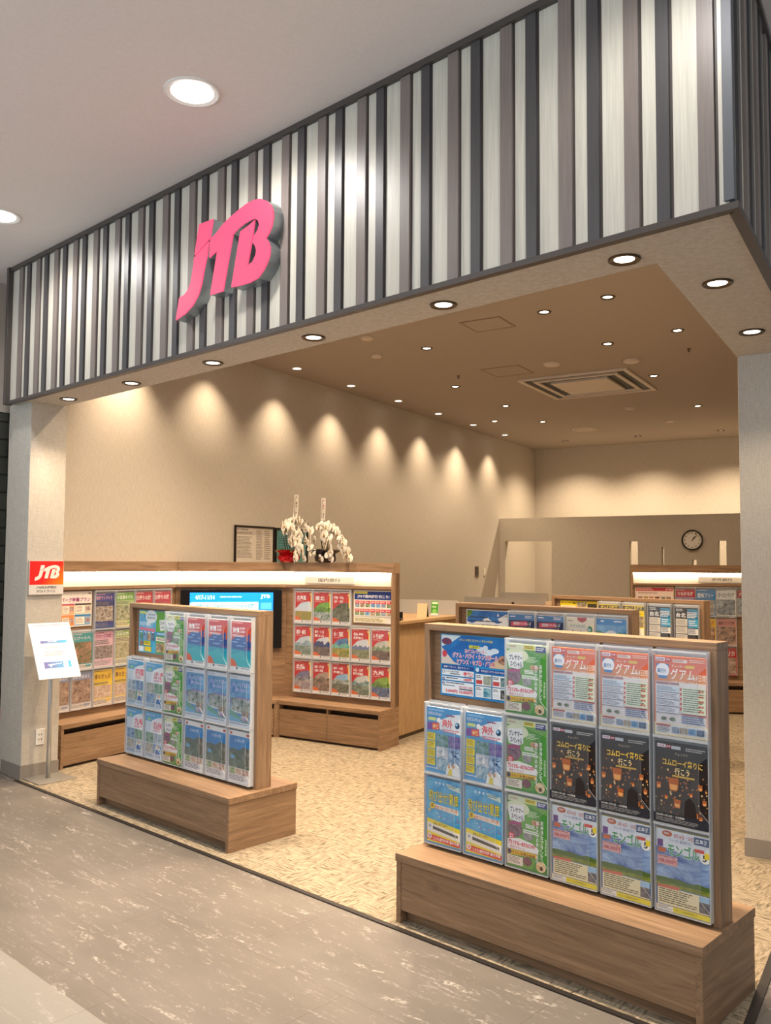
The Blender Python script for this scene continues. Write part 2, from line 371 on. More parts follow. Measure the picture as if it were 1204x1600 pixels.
def d_orange(t=.012):
    s = Sheet(210, 297, t, 'e58a62', 'e88a2e'); s.r(0, 0, 210, 62, 'e8714e'); s.r(0, 62, 210, 96, 'e0905e'); s.r(7, 96, 203, 252, 'e9e3e0'); s.r(0, 252, 210, 297, 'efdfb2'); s.r(7, 256, 203, 290, 'f0eff0')
    look_mark(s, 6, 6, 62); s.r(76, 10, 132, 22, 'f6e6dc'); s.g(79, 12, 130, 20, 'b5543a', 2, 2); s.g(140, 8, 204, 22, 'f8d8c4', 2, 3)
    s.r(10, 30, 60, 44, '2f7fc0'); s.e(35, 54, 27, 26, 'f5f7fa'); s.p([(16, 74), (54, 74), (50, 84), (20, 84)], '2f7fc0'); s.t_('直行便', 14, 48, 56, 64, '2f6fa8', .02)
    s.t_('チャーター', 72, 30, 120, 42, 'fff0d8', .01); s.t_('グアム', 66, 44, 162, 86, 'fffaf2', .012); s.t_('4日間', 164, 62, 204, 86, 'fffaf2', .0); s.r(124, 30, 160, 41, 'e9c25a')
    s.t_('228,800~258,800円', 70, 90, 204, 102, 'f8f0e4', .01)
    s.r(10, 98, 62, 106, 'a06a72'); s.r(64, 98, 100, 106, 'a4787e')
    for i in range(4):
        v = 112 + i * 26; s.r(10, v, 100, v + 22, ['d6e4ee', 'e4e4ea', 'e0dfe6', 'e4e4ea'][i]); s.g(13, v + 3, 96, v + 20, '6f7688', 4, 20 + i); s.r(10, v + 22, 100, v + 24, '4a4d62')
    s.r(112, 112, 202, 208, 'e6ecd2'); s.g(116, 116, 198, 204, '6d7a5c', 11, 31)
    for i in range(5): s.e(108, 120 + i * 18, 4, 6, 'cf5a4a'); s.t_('限定', 176, 120 + i * 18, 196, 128 + i * 18, 'd2493a', .02)
    s.r(106, 210, 202, 214, 'a83a4a'); s.g(110, 218, 200, 248, '5a78a8', 4, 8)
    for u in (40, 74): s.e(u, 234, 11, 7, ('3a4a3a', '8a9a7a', 80))
    s.r(10, 256, 66, 262, 'b04a56'); s.g(12, 266, 66, 288, '7d8390', 4, 9)
    for i in range(4): s.r(72 + i * 32, 262, 100 + i * 32, 284, [('5a6a8a', 'a0b0c0', 60), ('8a7a6a', 'c0b8a8', 60), ('3a6a9a', '8ac0e0', 60), ('28385a', '7890b0', 60)][i])
    return s.done('orange_leaflet')
def d_lantern(t=.012):
    s = Sheet(210, 297, t, '1f1f24', '26262c'); rd = random.Random(5)
    s.r(0, 60, 210, 262, ('1c1512', '3a2417', 22)); look_mark(s, 8, 8, 54); s.r(64, 10, 100, 22, 'd0d4d6'); s.g(120, 12, 200, 26, 'c8c6be', 2, 4)
    s.t_('チェンマイ', 78, 34, 128, 44, 'd8c8a0', .0)
    for i in range(95):
        u, v = rd.uniform(4, 206), rd.uniform(96, 262); k = rd.uniform(1.0, 4.2); s.e(u, v, k, k * 1.2, rd.choice(['c8702c', 'e39a4a', 'f0c888', 'a4541e', '8a4418']), 8)
    for u, v, k in ((78, 150, 20), (20, 160, 9), (92, 218, 13), (180, 146, 9), (196, 198, 8), (164, 250, 9), (182, 258, 7), (146, 178, 6), (50, 200, 6)):
        s.p([(u - k, v - k * 1.2), (u + k, v - k * 1.2), (u + k * .9, v + k * .8), (u + k * .5, v + k * 1.2), (u - k * .5, v + k * 1.2), (u - k * .9, v + k * .8)], 'b9602a'); s.p([(u - k * .8, v), (u + k * .8, v), (u + k * .6, v + k), (u - k * .6, v + k)], 'ecaa62')
    s.p([(118, 262), (122, 205), (138, 190), (156, 205), (170, 262)], '241a18')
    s.t_('コムローイ祭りに', 36, 56, 190, 82, 'f2c94e', .02); s.t_('行こう', 84, 86, 140, 112, 'f0dca0', .015); s.r(74, 114, 160, 121, 'b99a52')
    s.r(0, 262, 210, 297, '26262e'); s.t_('2024年11月14日・15日開催', 10, 264, 120, 272, 'e8e4da', .01); s.g(10, 276, 200, 292, '8f8c88', 3, 11)
    return s.done('lantern_leaflet')
def d_mongol(t=.012):
    s = Sheet(210, 297, t, '3f79b4', 'e8cf2c'); s.land(0, 60, 210, 210, ('0f4a9c', 'b4d0ea', 6, (1, 1, 2.2)), '55702f', ('66762a', 'a2a844', 26, (1, 1, 3)), 3, .80, .05)
    s.r(0, 0, 210, 46, 'e9eef2'); s.p([(0, 40), (210, 40), (210, 58), (120, 84), (60, 70), (0, 66)], 'e9eef2')
    s.e(44, 15, 20, 11, 'c65a2a'); s.g(32, 11, 58, 19, 'ffffff', 2, 2); s.t_('3月16日・20日', 70, 10, 146, 26, 'c0483c', .015); s.r(148, 6, 204, 34, '39547c'); s.t_('広島発', 154, 12, 198, 28, 'ffffff', .02)
    s.r(6, 40, 28, 66, '6a2f86'); s.r(8, 70, 38, 86, 'd8642a'); s.t_('チャーター直行便で行く', 54, 30, 140, 42, '4a6a9a', .0)
    s.o_('モンゴル', 46, 46, 168, 92, '1f9a5c', 'f7faf4', .03); s.e(188, 76, 20, 20, 'f2f2ee'); s.t_('5', 180, 64, 196, 88, '4a4a4a', .03); s.r(188, 56, 206, 78, 'f0d83a'); s.r(150, 48, 186, 60, 'd8453a')
    s.r(6, 96, 84, 130, 'e9b4b0'); s.t_('188,000円', 10, 108, 80, 126, 'b5303a', .02); s.g(10, 99, 80, 105, 'a04040', 1, 3)
    s.r(6, 212, 204, 276, 'f0e6b8'); s.g(12, 218, 160, 272, '6f6a4a', 7, 12); s.p([(6, 206), (90, 202), (90, 214), (6, 216)], 'd8705a'); s.r(166, 214, 204, 272, ('3c4a5a', '8a8078', 60)); s.r(166, 214, 204, 234, '9cc0dc')
    s.r(0, 278, 210, 297, 'f0de30'); s.t_('くわしくは店頭係員まで', 70, 282, 160, 292, '5a5a20', .0); s.r(2, 278, 66, 297, 'f4f0e2'); s.g(6, 281, 62, 294, '8a8470', 3, 5)
    return s.done('mongolia_leaflet')
def d_kaigai(t=.012):
    s = Sheet(210, 297, t, '5aa6d6', 'dfe8ee'); s.r(0, 0, 210, 50, '3f97d2'); s.p([(210, 18), (160, 24), (120, 40), (70, 60), (60, 96), (210, 112)], 'eef5fa')
    s.t_('海外旅行なるほどBOOK', 14, 8, 104, 17, 'd8f0ff', .0); s.t_('たびコレクション', 10, 22, 92, 38, 'ffffff', .02); s.g(120, 28, 186, 40, 'a03058', 1, 2); s.r(12, 48, 56, 62, 'd9e58a'); s.e(74, 58, 12, 12, 'ffffff')
    s.t_('海外', 92, 48, 156, 88, 'e65a68', .03); s.e(182, 70, 14, 14, '2d4a6a'); s.e(178, 66, 8, 7, '9ac8e6'); s.p([(6, 72), (76, 68), (80, 102), (6, 106)], '7a4aa0'); s.p([(34, 74), (76, 70), (78, 100), (36, 104)], 'e8604a'); s.t_('半額', 40, 80, 72, 98, 'ffe9a0', .03); s.g(94, 94, 200, 112, 'd87a90', 2, 4)
    pal = [('3c6e4a', '8fb6c8', 40), ('5a4a8a', '8a86b8', 50), ('8aa0b0', 'e4e6e8', 40), ('2e5f96', 'b8d4ea', 30), ('4a8aa8', 'c8dce0', 40), ('3d70a0', 'd8e4ee', 30)]
    for i in range(3):
        for j in range(2): s.r(62 + j * 72, 120 + i * 56, 132 + j * 72, 174 + i * 56, pal[i * 2 + j])
    s.p([(96, 216), (104, 180), (112, 216)], 'f0f2f0'); s.r(150, 192, 190, 196, '24486e'); s.e(170, 208, 12, 8, '2a5688')
    for i in range(4): s.r(8, 118 + i * 38, 56, 152 + i * 38, 'f0dc3c'); s.g(12, 122 + i * 38, 52, 148 + i * 38, 'a89020', 4, 40 + i)
    s.p([(120, 297), (128, 256), (146, 246), (160, 262), (170, 240), (196, 250), (206, 297)], 'eef0ee'); s.e(140, 258, 8, 10, 'd8ae8e'); s.e(164, 256, 8, 10, 'caa080'); s.p([(134, 297), (140, 268), (156, 268), (160, 297)], 'e6d25a'); s.p([(160, 297), (168, 262), (190, 268), (196, 297)], 'f6f6f4')
    s.r(0, 286, 110, 297, '4fa6d8'); s.g(6, 276, 96, 284, 'e8f4fa', 1, 6); return s.done('overseas_leaflet')
def d_fly(t=.014):
    s = Sheet(210, 297, t, '3fa6d8', '2f86c0'); s.r(0, 0, 210, 190, ('2f9ad4', '6cc0e6', 16)); rd = random.Random(9)
    for i in range(14): s.e(rd.uniform(60, 200), rd.uniform(110, 180), 4, 2.4, rd.choice(['d8556a', 'c8406a', 'f2f2f2']), 8)
    s.o_('飛び出せ!夏旅', 16, 56, 190, 108, 'f2e23c', '26343c', .01, .02); s.p([(34, 116), (190, 124), (192, 146), (40, 136)], 'f3ead6'); s.t_('家族でわくわく海の旅', 50, 122, 186, 140, 'd0603a', .01); s.e(38, 126, 15, 15, 'f0d834'); s.t_('夏', 29, 117, 47, 135, '8a6a10', .02); s.p([(26, 138), (32, 142), (16, 160), (12, 156)], 'e8c83a')
    for u in (60, 82, 104): s.e(u, 20, 6, 6, 'c8e4f4'); 
    s.p([(120, 14), (196, 22), (200, 44), (130, 34)], 'cfe6d8'); s.g(128, 20, 190, 34, '2a7a9a', 2, 4)
    s.p([(8, 186), (202, 206), (202, 290), (8, 290)], 'f0dd3e'); s.p([(12, 206), (202, 226), (202, 262), (12, 244)], 'f6f2e4'); s.e(26, 220, 13, 14, 'f8f8f2'); s.t_('特典', 18, 212, 34, 228, '5a5a5a', .01); s.t_('おもしろワンダー', 48, 198, 130, 212, '4a4a34', .02); s.p([(44, 218), (190, 236), (190, 248), (44, 232)], '55524a'); s.p([(12, 256), (202, 268), (202, 288), (12, 282)], 'd9452e'); s.t_('こども旅行代金 最大半額', 46, 266, 196, 280, 'ffffff', .015); s.e(26, 266, 13, 13, 'f6ece4'); s.t_('特典', 18, 258, 34, 274, 'd04a3a', .01)
    return s.done('summer_leaflet')
def d_okinawa(t=.012):
    s = Sheet(210, 297, t, 'f2f0ec', 'efe4c8'); s.r(6, 6, 204, 272, 'd24a4a'); s.p([(6, 120), (60, 88), (120, 96), (204, 70), (204, 272), (6, 272)], '2f62a8'); s.p([(6, 170), (204, 176), (204, 272), (6, 272)], '27a3bc'); s.p([(6, 208), (110, 180), (204, 240), (204, 272), (6, 272)], '3cbcc4')
    for u, v, a in ((40, 128, 32), (90, 150, 40), (150, 130, 30), (70, 112, 20)): s.e(u, v, a, 3.2, '8ab4dc')
    s.p([(6, 225), (44, 236), (70, 272), (6, 272)], 'e8683c'); s.p([(146, 170), (156, 40), (164, 34), (160, 160)], 'e2602c'); s.p([(178, 170), (184, 30), (194, 26), (192, 160)], 'd8502a'); s.r(148, 120, 192, 160, '244a94'); s.r(146, 60, 196, 66, 'e2602c')
    s.t_('沖縄', 16, 40, 84, 78, 'ffffff', .03); s.t_('宮古島', 90, 38, 136, 52, 'ffffff', .02); s.t_('石垣島', 90, 58, 136, 72, 'ffffff', .02); s.g(16, 84, 136, 98, 'ffe8e0', 2, 3, .6); s.g(12, 12, 120, 20, 'ffd8d0', 1, 4)
    s.g(110, 278, 200, 286, '6a6a7a', 1, 5); s.r(60, 276, 74, 288, '3c3c4a'); return s.done('okinawa_leaflet')
def d_arch(t=.012):
    s = Sheet(210, 297, t, 'dfe6ee', 'dfe3e6'); s.r(6, 22, 204, 270, ('2f78b4', '7cb4d8', 12)); s.t_('キュンとする夏へ', 40, 40, 190, 66, 'd7d6f4', .015); s.t_('夢の街めぐり', 60, 72, 186, 94, 'c9c4ee', .015)
    s.e(40, 78, 24, 34, '8fa0d8'); s.e(40, 84, 16, 24, '3a86c0'); s.p([(6, 150), (80, 122), (204, 128), (204, 146), (80, 140), (6, 166)], '8d7ab8')
    s.r(20, 132, 196, 196, ('2c4a3a', 'c7d2d2', 34)); s.e(108, 196, 92, 22, 'e4eaf0'); s.e(108, 192, 90, 20, ('46604e', 'cdd4d0', 36)); s.p([(6, 200), (60, 216), (150, 262), (204, 270), (6, 270)], '6fa79a'); s.r(120, 200, 190, 262, ('4a3428', 'c8beb0', 44)); s.p([(6, 236), (100, 252), (140, 270), (6, 270)], '77b4d4'); s.e(150, 246, 30, 14, ('7a6a9a', 'dcdce8', 40))
    s.g(12, 8, 100, 16, '7a8aa0', 1, 2); s.g(12, 278, 190, 288, '8a93a4', 1, 3); return s.done('arch_leaflet')
def d_lake(t=.012):
    s = Sheet(210, 297, t, 'eef0ee', 'e4e4e0'); s.land(6, 28, 204, 212, ('1f6cb4', '4aa0d8', 5), '5a6a64', ('2c4a3a', '7f9488', 18), 4, .45, .14); s.r(150, 90, 204, 200, ('2e3a34', '9a9a90', 30)); s.e(42, 152, 20, 12, '6fb0d8')
    s.r(14, 8, 34, 22, 'c8584a'); s.r(170, 8, 196, 22, 'b83a3e'); s.t_('にっぽんの旅', 60, 42, 150, 62, 'dff0fa', .01)
    for i in range(3): s.r(14 + i * 62, 214, 70 + i * 62, 250, [('6a8a4a', 'c8d4b0', 40), ('b88a6a', 'e8dcc8', 40), ('8a5a4a', 'd8c8b8', 40)][i])
    s.g(14, 256, 196, 288, '8a8f98', 4, 6); return s.done('lake_leaflet')
def d_kyushu(t=.012, title='九州', seed=1, pink='e8607a'):
    s = Sheet(210, 297, t, 'd6e6f0', 'd8dee2'); s.r(0, 0, 210, 60, '58aede'); s.p([(210, 20), (140, 30), (80, 50), (50, 130), (210, 130)], 'eef5f8')
    s.t_('たびコレクション', 10, 10, 110, 26, 'ffffff', .015); s.e(46, 46, 24, 10, '9fd0a0'); s.t_(title, 96, 54, 196, 104, pink, .03); s.g(96, 108, 198, 122, pink, 2, seed)
    cols = [('4f7f5a', 'a9c8b8', 30), ('6a90a8', 'd8e2e6', 26), ('3a6a9c', 'a8c8e0', 30), ('8a8f86', 'd4d6cc', 34)]; random.Random(seed).shuffle(cols)
    s.r(10, 132, 100, 196, cols[0]); s.r(104, 132, 200, 196, cols[1]); s.r(10, 200, 100, 262, cols[2]); s.r(104, 200, 200, 262, cols[3]); s.p([(120, 262), (130, 214), (160, 204), (186, 226), (196, 262)], 'e9efe9'); s.e(158, 214, 12, 14, 'cfa488'); s.p([(128, 262), (136, 232), (182, 232), (192, 262)], '2f6fb4')
    s.g(12, 268, 120, 290, '6f8aa0', 3, seed + 5); s.t_('コース', 130, 270, 190, 286, '3a6a9a', .02); return s.done('area_leaflet')
def d_area(title, seed, sky, hill, ground, two=None, t=.010):
    s = Sheet(210, 297, t, 'efece6', 'eeeae4'); s.land(6, 90, 196, 272, sky, hill, ground, seed, .45, .22); s.p([(6, 6), (196, 6), (204, 40), (200, 96), (150, 96), (70, 112), (6, 168)], 'c9202a'); s.p([(20, 8), (70, 4), (110, 12), (160, 4), (196, 10), (196, 24), (20, 22)], 'b51822')
    s.g(16, 12, 90, 20, 'f6d0c8', 1, seed)
    if two:
        s.t_(title, 22, 38, 128, 66, 'ffffff', .02); s.t_(two, 22, 74, 128, 98, 'ffffff', .02)
    else: s.t_(title, 20, 40, 130, 84, 'ffffff', .03); s.g(22, 92, 110, 100, 'f6d8d0', 1, seed + 3)
    s.p([(170, 20), (196, 10), (196, 150), (186, 150), (184, 60)], 'e9cf7a'); s.p([(176, 40), (186, 36), (184, 110), (180, 110)], 'd8622e'); s.p([(6, 236), (50, 244), (90, 272), (6, 272)], 'e4692c')
    s.r(84, 278, 100, 288, '4a4a4a'); s.g(116, 279, 198, 287, '77736c', 1, seed + 9); s.r(196, 6, 204, 290, 'f2efe8'); return s.done('area_guide')
def d_free(face, seed, head, hc, title=None, tc='ffffff', photo=('6a5a4a', 'c8b8a4', 34), foot='f4f0ea', t=.010, photo_v=(110, 240), name='leaflet'):
    s = Sheet(210, 297, t, face, 'e4e0d8'); s.r(0, 0, 210, head, hc); s.r(8, photo_v[0], 202, photo_v[1], photo); rd = random.Random(seed)
    for i in range(6): s.e(rd.uniform(30, 180), rd.uniform(photo_v[0] + 14, photo_v[1] - 14), rd.uniform(8, 20), rd.uniform(6, 14), (photo[1], photo[0], photo[2] * 1.6))
    if title: s.t_(title, 20, head * .34, 190, head * .82, tc, .025)
    s.g(10, 8, 120, 18, tc, 1, seed + 1); s.g(12, head + 8, 190, max(head + 14, photo_v[0] - 6), '77706a', 3, seed + 2); s.r(0, photo_v[1] + 8, 210, 297, foot); s.g(12, photo_v[1] + 16, 190, 288, '7d766e', 4, seed + 3); s.r(140, photo_v[1] + 14, 198, photo_v[1] + 30, hc); return s.done(name)
def d_bridge(t=.010):
    s = Sheet(210, 297, t, '1c2f5c', 'd6dce4'); s.r(0, 0, 210, 40, '2a7ab8'); s.g(12, 12, 70, 24, 'ffffff', 1, 2); s.g(130, 8, 190, 30, 'e8f0f6', 2, 3); s.p([(20, 52), (150, 46), (150, 76), (20, 82)], 'd8486a'); s.t_('東京湾ナイトクルーズ', 40, 52, 180, 74, 'eaf0f8', .02); s.e(105, 150, 100, 64, '7f9cc8'); s.e(105, 158, 86, 56, ('1a2a52', '4a6aa0', 30)); s.p([(100, 90), (110, 90), (130, 210), (80, 210)], '7a90b8'); s.r(0, 200, 210, 297, ('14203c', '3c5a86', 30)); return s.done('bridge_leaflet')
def d_cream(t=.010):
    s = Sheet(210, 297, t, 'e6e0cc', 'e4e0d0'); s.p([(80, 0), (150, 0), (146, 20), (115, 34), (84, 20)], 'b3343a'); s.e(172, 78, 18, 24, '2f8a74'); s.g(160, 70, 184, 88, 'ffffff', 2, 2); s.p([(20, 110), (50, 80), (70, 110), (110, 84), (150, 112), (150, 128), (20, 128)], '7fa6a0'); s.t_('やすらぎの宿', 30, 46, 140, 66, '4a7a8a', .01); s.r(0, 130, 210, 297, ('8aa08a', 'd6d2b8', 26)); s.g(14, 22, 50, 32, '6a5a4a', 1, 4); return s.done('cream_leaflet')
def d_bluecircle(t=.010):
    s = Sheet(210, 297, t, '2f86cc', 'd8e2ea'); s.land(0, 40, 210, 200, ('2a80c8', '8cc4ea', 8), '3f8a5a', ('3a7a4a', '9ac0a0', 30), 6, .4, .2); s.e(100, 112, 44, 40, 'e4eef4'); s.t_('島物語', 68, 96, 132, 124, '4a7a9a', .02); s.g(30, 12, 60, 26, 'ffffff', 1, 2); s.g(120, 12, 180, 26, 'ffffff', 1, 3); return s.done('blue_leaflet')
def d_taipei(t=.010):
    s = Sheet(210, 297, t, '262a30', '2a2c30'); s.r(110, 10, 204, 120, ('1f5a86', '3f9ac8', 20)); s.g(14, 10, 90, 34, 'c8d0d4', 2, 2); s.t_('台北', 14, 40, 100, 78, 'e8ecec', .03); s.g(110, 34, 200, 84, 'e4ecf0', 4, 3, .6)
    for i in range(3): s.r(10, 90 + i * 62, 112, 146 + i * 62, 'dcd6c8'); s.g(16, 98 + i * 62, 104, 140 + i * 62, '9a948a', 4, 10 + i)
    s.r(118, 92, 204, 160, '3a9ac8'); s.g(124, 100, 198, 150, 'd8eef8', 3, 5); s.r(118, 166, 204, 214, 'd8dcdc'); s.g(124, 172, 198, 208, '55585c', 3, 6); return s.done('city_leaflet')
def d_yellow(t=.010):
    s = Sheet(210, 297, t, 'e9cf2e', 'e8d86a'); s.r(0, 8, 210, 40, '3c3a2a'); s.t_('びっくり価格', 20, 12, 190, 36, 'f4e25a', .03); s.g(10, 50, 200, 80, '6a5c1c', 3, 2); s.r(10, 90, 100, 180, 'f4efdc'); s.r(108, 90, 200, 180, ('5a4a3a', 'c8b890', 30)); s.g(16, 100, 96, 172, '6a6a5a', 6, 4); s.r(10, 190, 200, 285, 'f1ead0'); return s.done('yellow_leaflet')

# posters
def p_islands():
    s = Sheet(400, 286, .003, '2b9ad6', 'e8eef2'); s.r(4, 4, 396, 138, ('1b5fb0', '2b86d4', 5)); s.p([(4, 4), (120, 4), (60, 40), (4, 60)], 'dff0f8'); 
    for u, v, a, b in ((240, 60, 30, 12), (270, 70, 40, 14), (310, 62, 24, 12), (260, 50, 14, 10)): s.e(u, v, a, b, 'dcecf8')
    s.e(36, 34, 30, 16, ('a03a5a', '5a4a6a', 40)); s.p([(4, 60), (30, 84), (80, 128), (120, 138), (4, 138)], 'ded2c8'); s.e(24, 92, 14, 16, 'd2465a'); s.p([(300, 110), (396, 84), (396, 138), (280, 138)], 'd8bf9c'); s.e(356, 100, 26, 20, ('5a3428', 'd8a888', 40))
    s.t_('さらにお得に行きたい 海外の特集', 110, 16, 300, 28, 'e8e690', .01); s.r(168, 44, 226, 58, 'e3e25a'); s.t_('この夏の海外', 174, 46, 220, 56, '4a5a1a', .01)
    s.o_('たびコレワンダー', 144, 62, 270, 80, 'e56a84', 'ffffff', .01, .06); s.o_('グアム・ハワイ・シンガポール', 72, 82, 330, 106, 'e2506a', 'ffffff', .01, .06); s.o_('ケアンズ・セブ島・バリ島', 96, 110, 312, 134, 'e2506a', 'ffffff', .01, .06)
    s.r(10, 142, 196, 160, '234a9a'); s.t_('家族にうれしい、旅にやさしい!', 20, 146, 168, 156, 'ffffff', .01); s.r(204, 146, 392, 164, '234a9a'); s.t_('海外定番プランならではの旅!', 236, 150, 384, 160, 'ffffff', .01); s.e(216, 152, 10, 10, 'cfe8f8')
    for i, (v0, v1) in enumerate(((164, 190), (196, 212), (218, 276))):
        s.r(10, v0, 196, v1, 'eef5fb'); s.e(20, v0 + 10, 7, 8, '2a4a90'); s.t_(str(i + 1), 17, v0 + 4, 23, v0 + 16, 'ffffff', .02)
    s.t_('こども旅行代金', 34, 168, 110, 176, '44506a', .01); s.g(60, 180, 120, 187, '44506a', 1, 3); s.t_('半額!', 136, 168, 190, 188, 'e02a3c', .03); s.g(34, 200, 110, 208, '44506a', 1, 4); s.t_('100円', 140, 197, 184, 211, 'e02a3c', .03); s.g(34, 222, 170, 230, '44506a', 1, 5); s.g(20, 236, 110, 242, '44506a', 1, 6); s.t_('旅行代金から割引', 112, 234, 190, 243, 'd0506a', .01)
    s.t_('5,000円 10,000円', 34, 254, 190, 270, 'e02a3c', .02); s.r(114, 246, 190, 251, '55586a')
    for i in range(2):
        for j in range(2):
            u, v = 208 + j * 94, 170 + i * 54; s.r(u, v, u + 88, v + 50, 'eef2f6'); s.r(u + 44, v + 6, u + 86, v + 46, [('4a5a4a', 'c8d0c0', 40), ('3a5a6a', '8aa8a8', 40), ('2a7a9a', 'a8d0d8', 40), ('22282e', '8a8a86', 40)][i * 2 + j]); s.r(u + 3, v + 26, u + 38, v + 44, 'c84a4a' if i == 0 else 'dde4ea'); s.g(u + 4, v + 6, u + 38, v + 20, '5a6a7a', 2, 20 + i * 2 + j)
    s.r(4, 278, 396, 284, '1f7fc2'); return s.done('poster_print')
def p_summer():
    s = Sheet(400, 286, .003, '4fb4dc', 'e8eef2'); s.r(4, 4, 396, 130, ('3a9ad0', '8fd0e8', 10)); s.r(210, 4, 396, 282, '6fb24c'); s.e(150, 40, 70, 44, 'eef6f8'); s.t_('この夏の海外はお得!', 100, 20, 200, 34, '3a6a8a', .01); s.t_('早めがおすすめ', 104, 42, 198, 58, '3a6a8a', .02); s.r(6, 8, 90, 24, 'e4ec7a'); s.t_('わくわく家族旅', 14, 74, 150, 106, 'ffffff', .03); s.p([(6, 116), (200, 120), (200, 142), (6, 136)], 'e2849a'); s.p([(250, 60), (340, 50), (352, 120), (262, 130)], 'f4f6f2'); s.t_('プレサマー', 258, 66, 342, 90, '2a3640', .03); s.t_('スペシャル', 264, 96, 344, 120, '2a3640', .03)
    s.r(214, 140, 396, 164, '3a9ad0'); s.g(224, 146, 380, 158, 'ffffff', 2, 3); s.p([(214, 172), (396, 178), (396, 204), (214, 200)], 'f4efe0'); s.g(224, 180, 380, 196, '7a6a4a', 2, 4)
    cs = [('2a6a4a', '8ac0b0', 30), ('3a5a8a', 'a0c0e0', 30), ('8a5a3a', 'e0c8a0', 30), ('2a4a6a', '90a8b8', 30)]
    for i in range(4): s.e(34 + i * 48, 160, 20, 16, 'ffffff'); s.r(14 + i * 48, 150, 54 + i * 48, 200, cs[i])
    s.r(70, 206, 150, 236, 'f0dc3c'); s.g(76, 212, 144, 230, '7a6a10', 2, 5); s.r(80, 244, 160, 276, 'e8d23a'); s.e(40, 224, 26, 18, ('3a2a2a', 'c8a890', 40)); s.r(220, 212, 300, 272, ('6a4a3a', 'd8c8a8', 30)); s.r(306, 212, 392, 272, 'ecc24a'); s.g(312, 218, 386, 266, '7a4a20', 5, 6); s.r(10, 244, 70, 278, 'e4eef2'); return s.done('poster_print')
def p_domestic():
    s = Sheet(420, 297, .003, 'eae6df', 'd8d4cc'); s.r(8, 8, 412, 84, '1f3a86'); s.r(8, 10, 150, 30, 'e3dc5a'); s.t_('JTBで国内旅行 行こう!', 40, 40, 380, 72, 'ffffff', .025); rd = random.Random(4)
    for j in range(2):
        for i in range(7):
            u, v = 14 + i * 57, 94 + j * 74; s.r(u, v, u + 50, v + 64, 'f6f4ee'); s.r(u, v, u + 50, v + 26, 'd0303c'); s.r(u + 2, v + 26, u + 48, v + 58, rd.choice([('3a5a3a', 'a8b898', 40), ('4a5a7a', 'b8c8d8', 40), ('6a5a4a', 'd0c0a8', 40), ('2f74b4', '9cc8e6', 40)])); s.g(u + 5, v + 8, u + 44, v + 20, 'ffffff', 2, i + j * 7)
    s.r(8, 244, 340, 289, 'ece4c4'); s.g(20, 252, 330, 284, '6a6450', 3, 9); return s.done('poster_print')
def p_park():
    s = Sheet(400, 290, .003, 'e9e2dc', 'dcd6d0'); s.t_('テーマパークへおでかけしよう', 30, 16, 330, 34, '8a7a86', .0); s.o_('リゾパーク特集プラン', 16, 50, 384, 86, '8c2c6a', 'f2d8e0', .03, .05); brand_red(s, 352, 14, 34, '5a3a4a')
    s.r(10, 100, 90, 280, 'd8a0b4'); s.r(96, 100, 220, 186, 'f0b488'); s.r(226, 100, 390, 186, 'd6d0b8'); s.r(96, 192, 220, 280, 'e8945a'); s.r(226, 192, 390, 280, '8fb0cc')
    for u, v, w in ((104, 118, 108), (234, 118, 150), (104, 212, 108), (234, 212, 150)): s.r(u, v, u + w * .6, v + 60, 'f6f0e6'); s.g(u + 6, v + 6, u + w * .55, v + 54, 'a87a5a', 5, int(u + v)); s.r(u + w * .66, v + 10, u + w, v + 44, ('6a4a5a', 'd8c0b8', 40))
    s.r(96, 100, 220, 112, 'c25a7a'); s.r(226, 100, 390, 112, '4a3a34'); s.r(226, 192, 390, 204, '3a86c0'); s.r(14, 112, 84, 150, 'f4e8ec'); s.r(14, 170, 84, 206, '8a3a5a'); s.r(14, 226, 84, 270, '4a8a5a'); return s.done('poster_print')
def p_mountain():
    s = Sheet(400, 286, .003, 'e6eaec', 'e8e8e8'); s.land(6, 6, 394, 280, ('2a62b4', '4a8ad0', 5), 'e8eef4', ('5f7f4a', 'b0b49a', 14), 8, .34, .2, 'f2f6fa'); s.p([(6, 6), (60, 6), (40, 40), (6, 60)], ('3a7a2a', '8fb04a', 30)); s.p([(340, 24), (394, 40), (394, 110), (330, 120), (270, 60)], 'dfe8f0'); s.t_('北アルプスの旅', 290, 30, 350, 46, '5a5a6a', .01); brand_red(s, 362, 26, 26, 'a02a5a'); s.g(30, 50, 250, 64, '3c4a5a', 1, 2); s.g(20, 76, 330, 90, '3c4a5a', 1, 3); s.g(20, 104, 300, 118, '3c4a5a', 1, 4); return s.done('poster_print')
def p_yellow():
    s = Sheet(400, 286, .003, 'ecd62a', 'e8d86a'); s.t_('びっくり ツアー特集', 14, 12, 170, 30, '4a4416', .03); s.r(180, 8, 290, 60, ('4a3a2a', 'e0d4b0', 30)); s.r(296, 20, 394, 60, '3c3a2a'); s.r(10, 44, 170, 140, 'f4efda'); s.g(20, 54, 160, 132, '6a6444', 5, 2); s.r(10, 150, 390, 276, 'f2ecd6'); s.g(20, 160, 380, 268, '77704a', 7, 4); return s.done('poster_print')
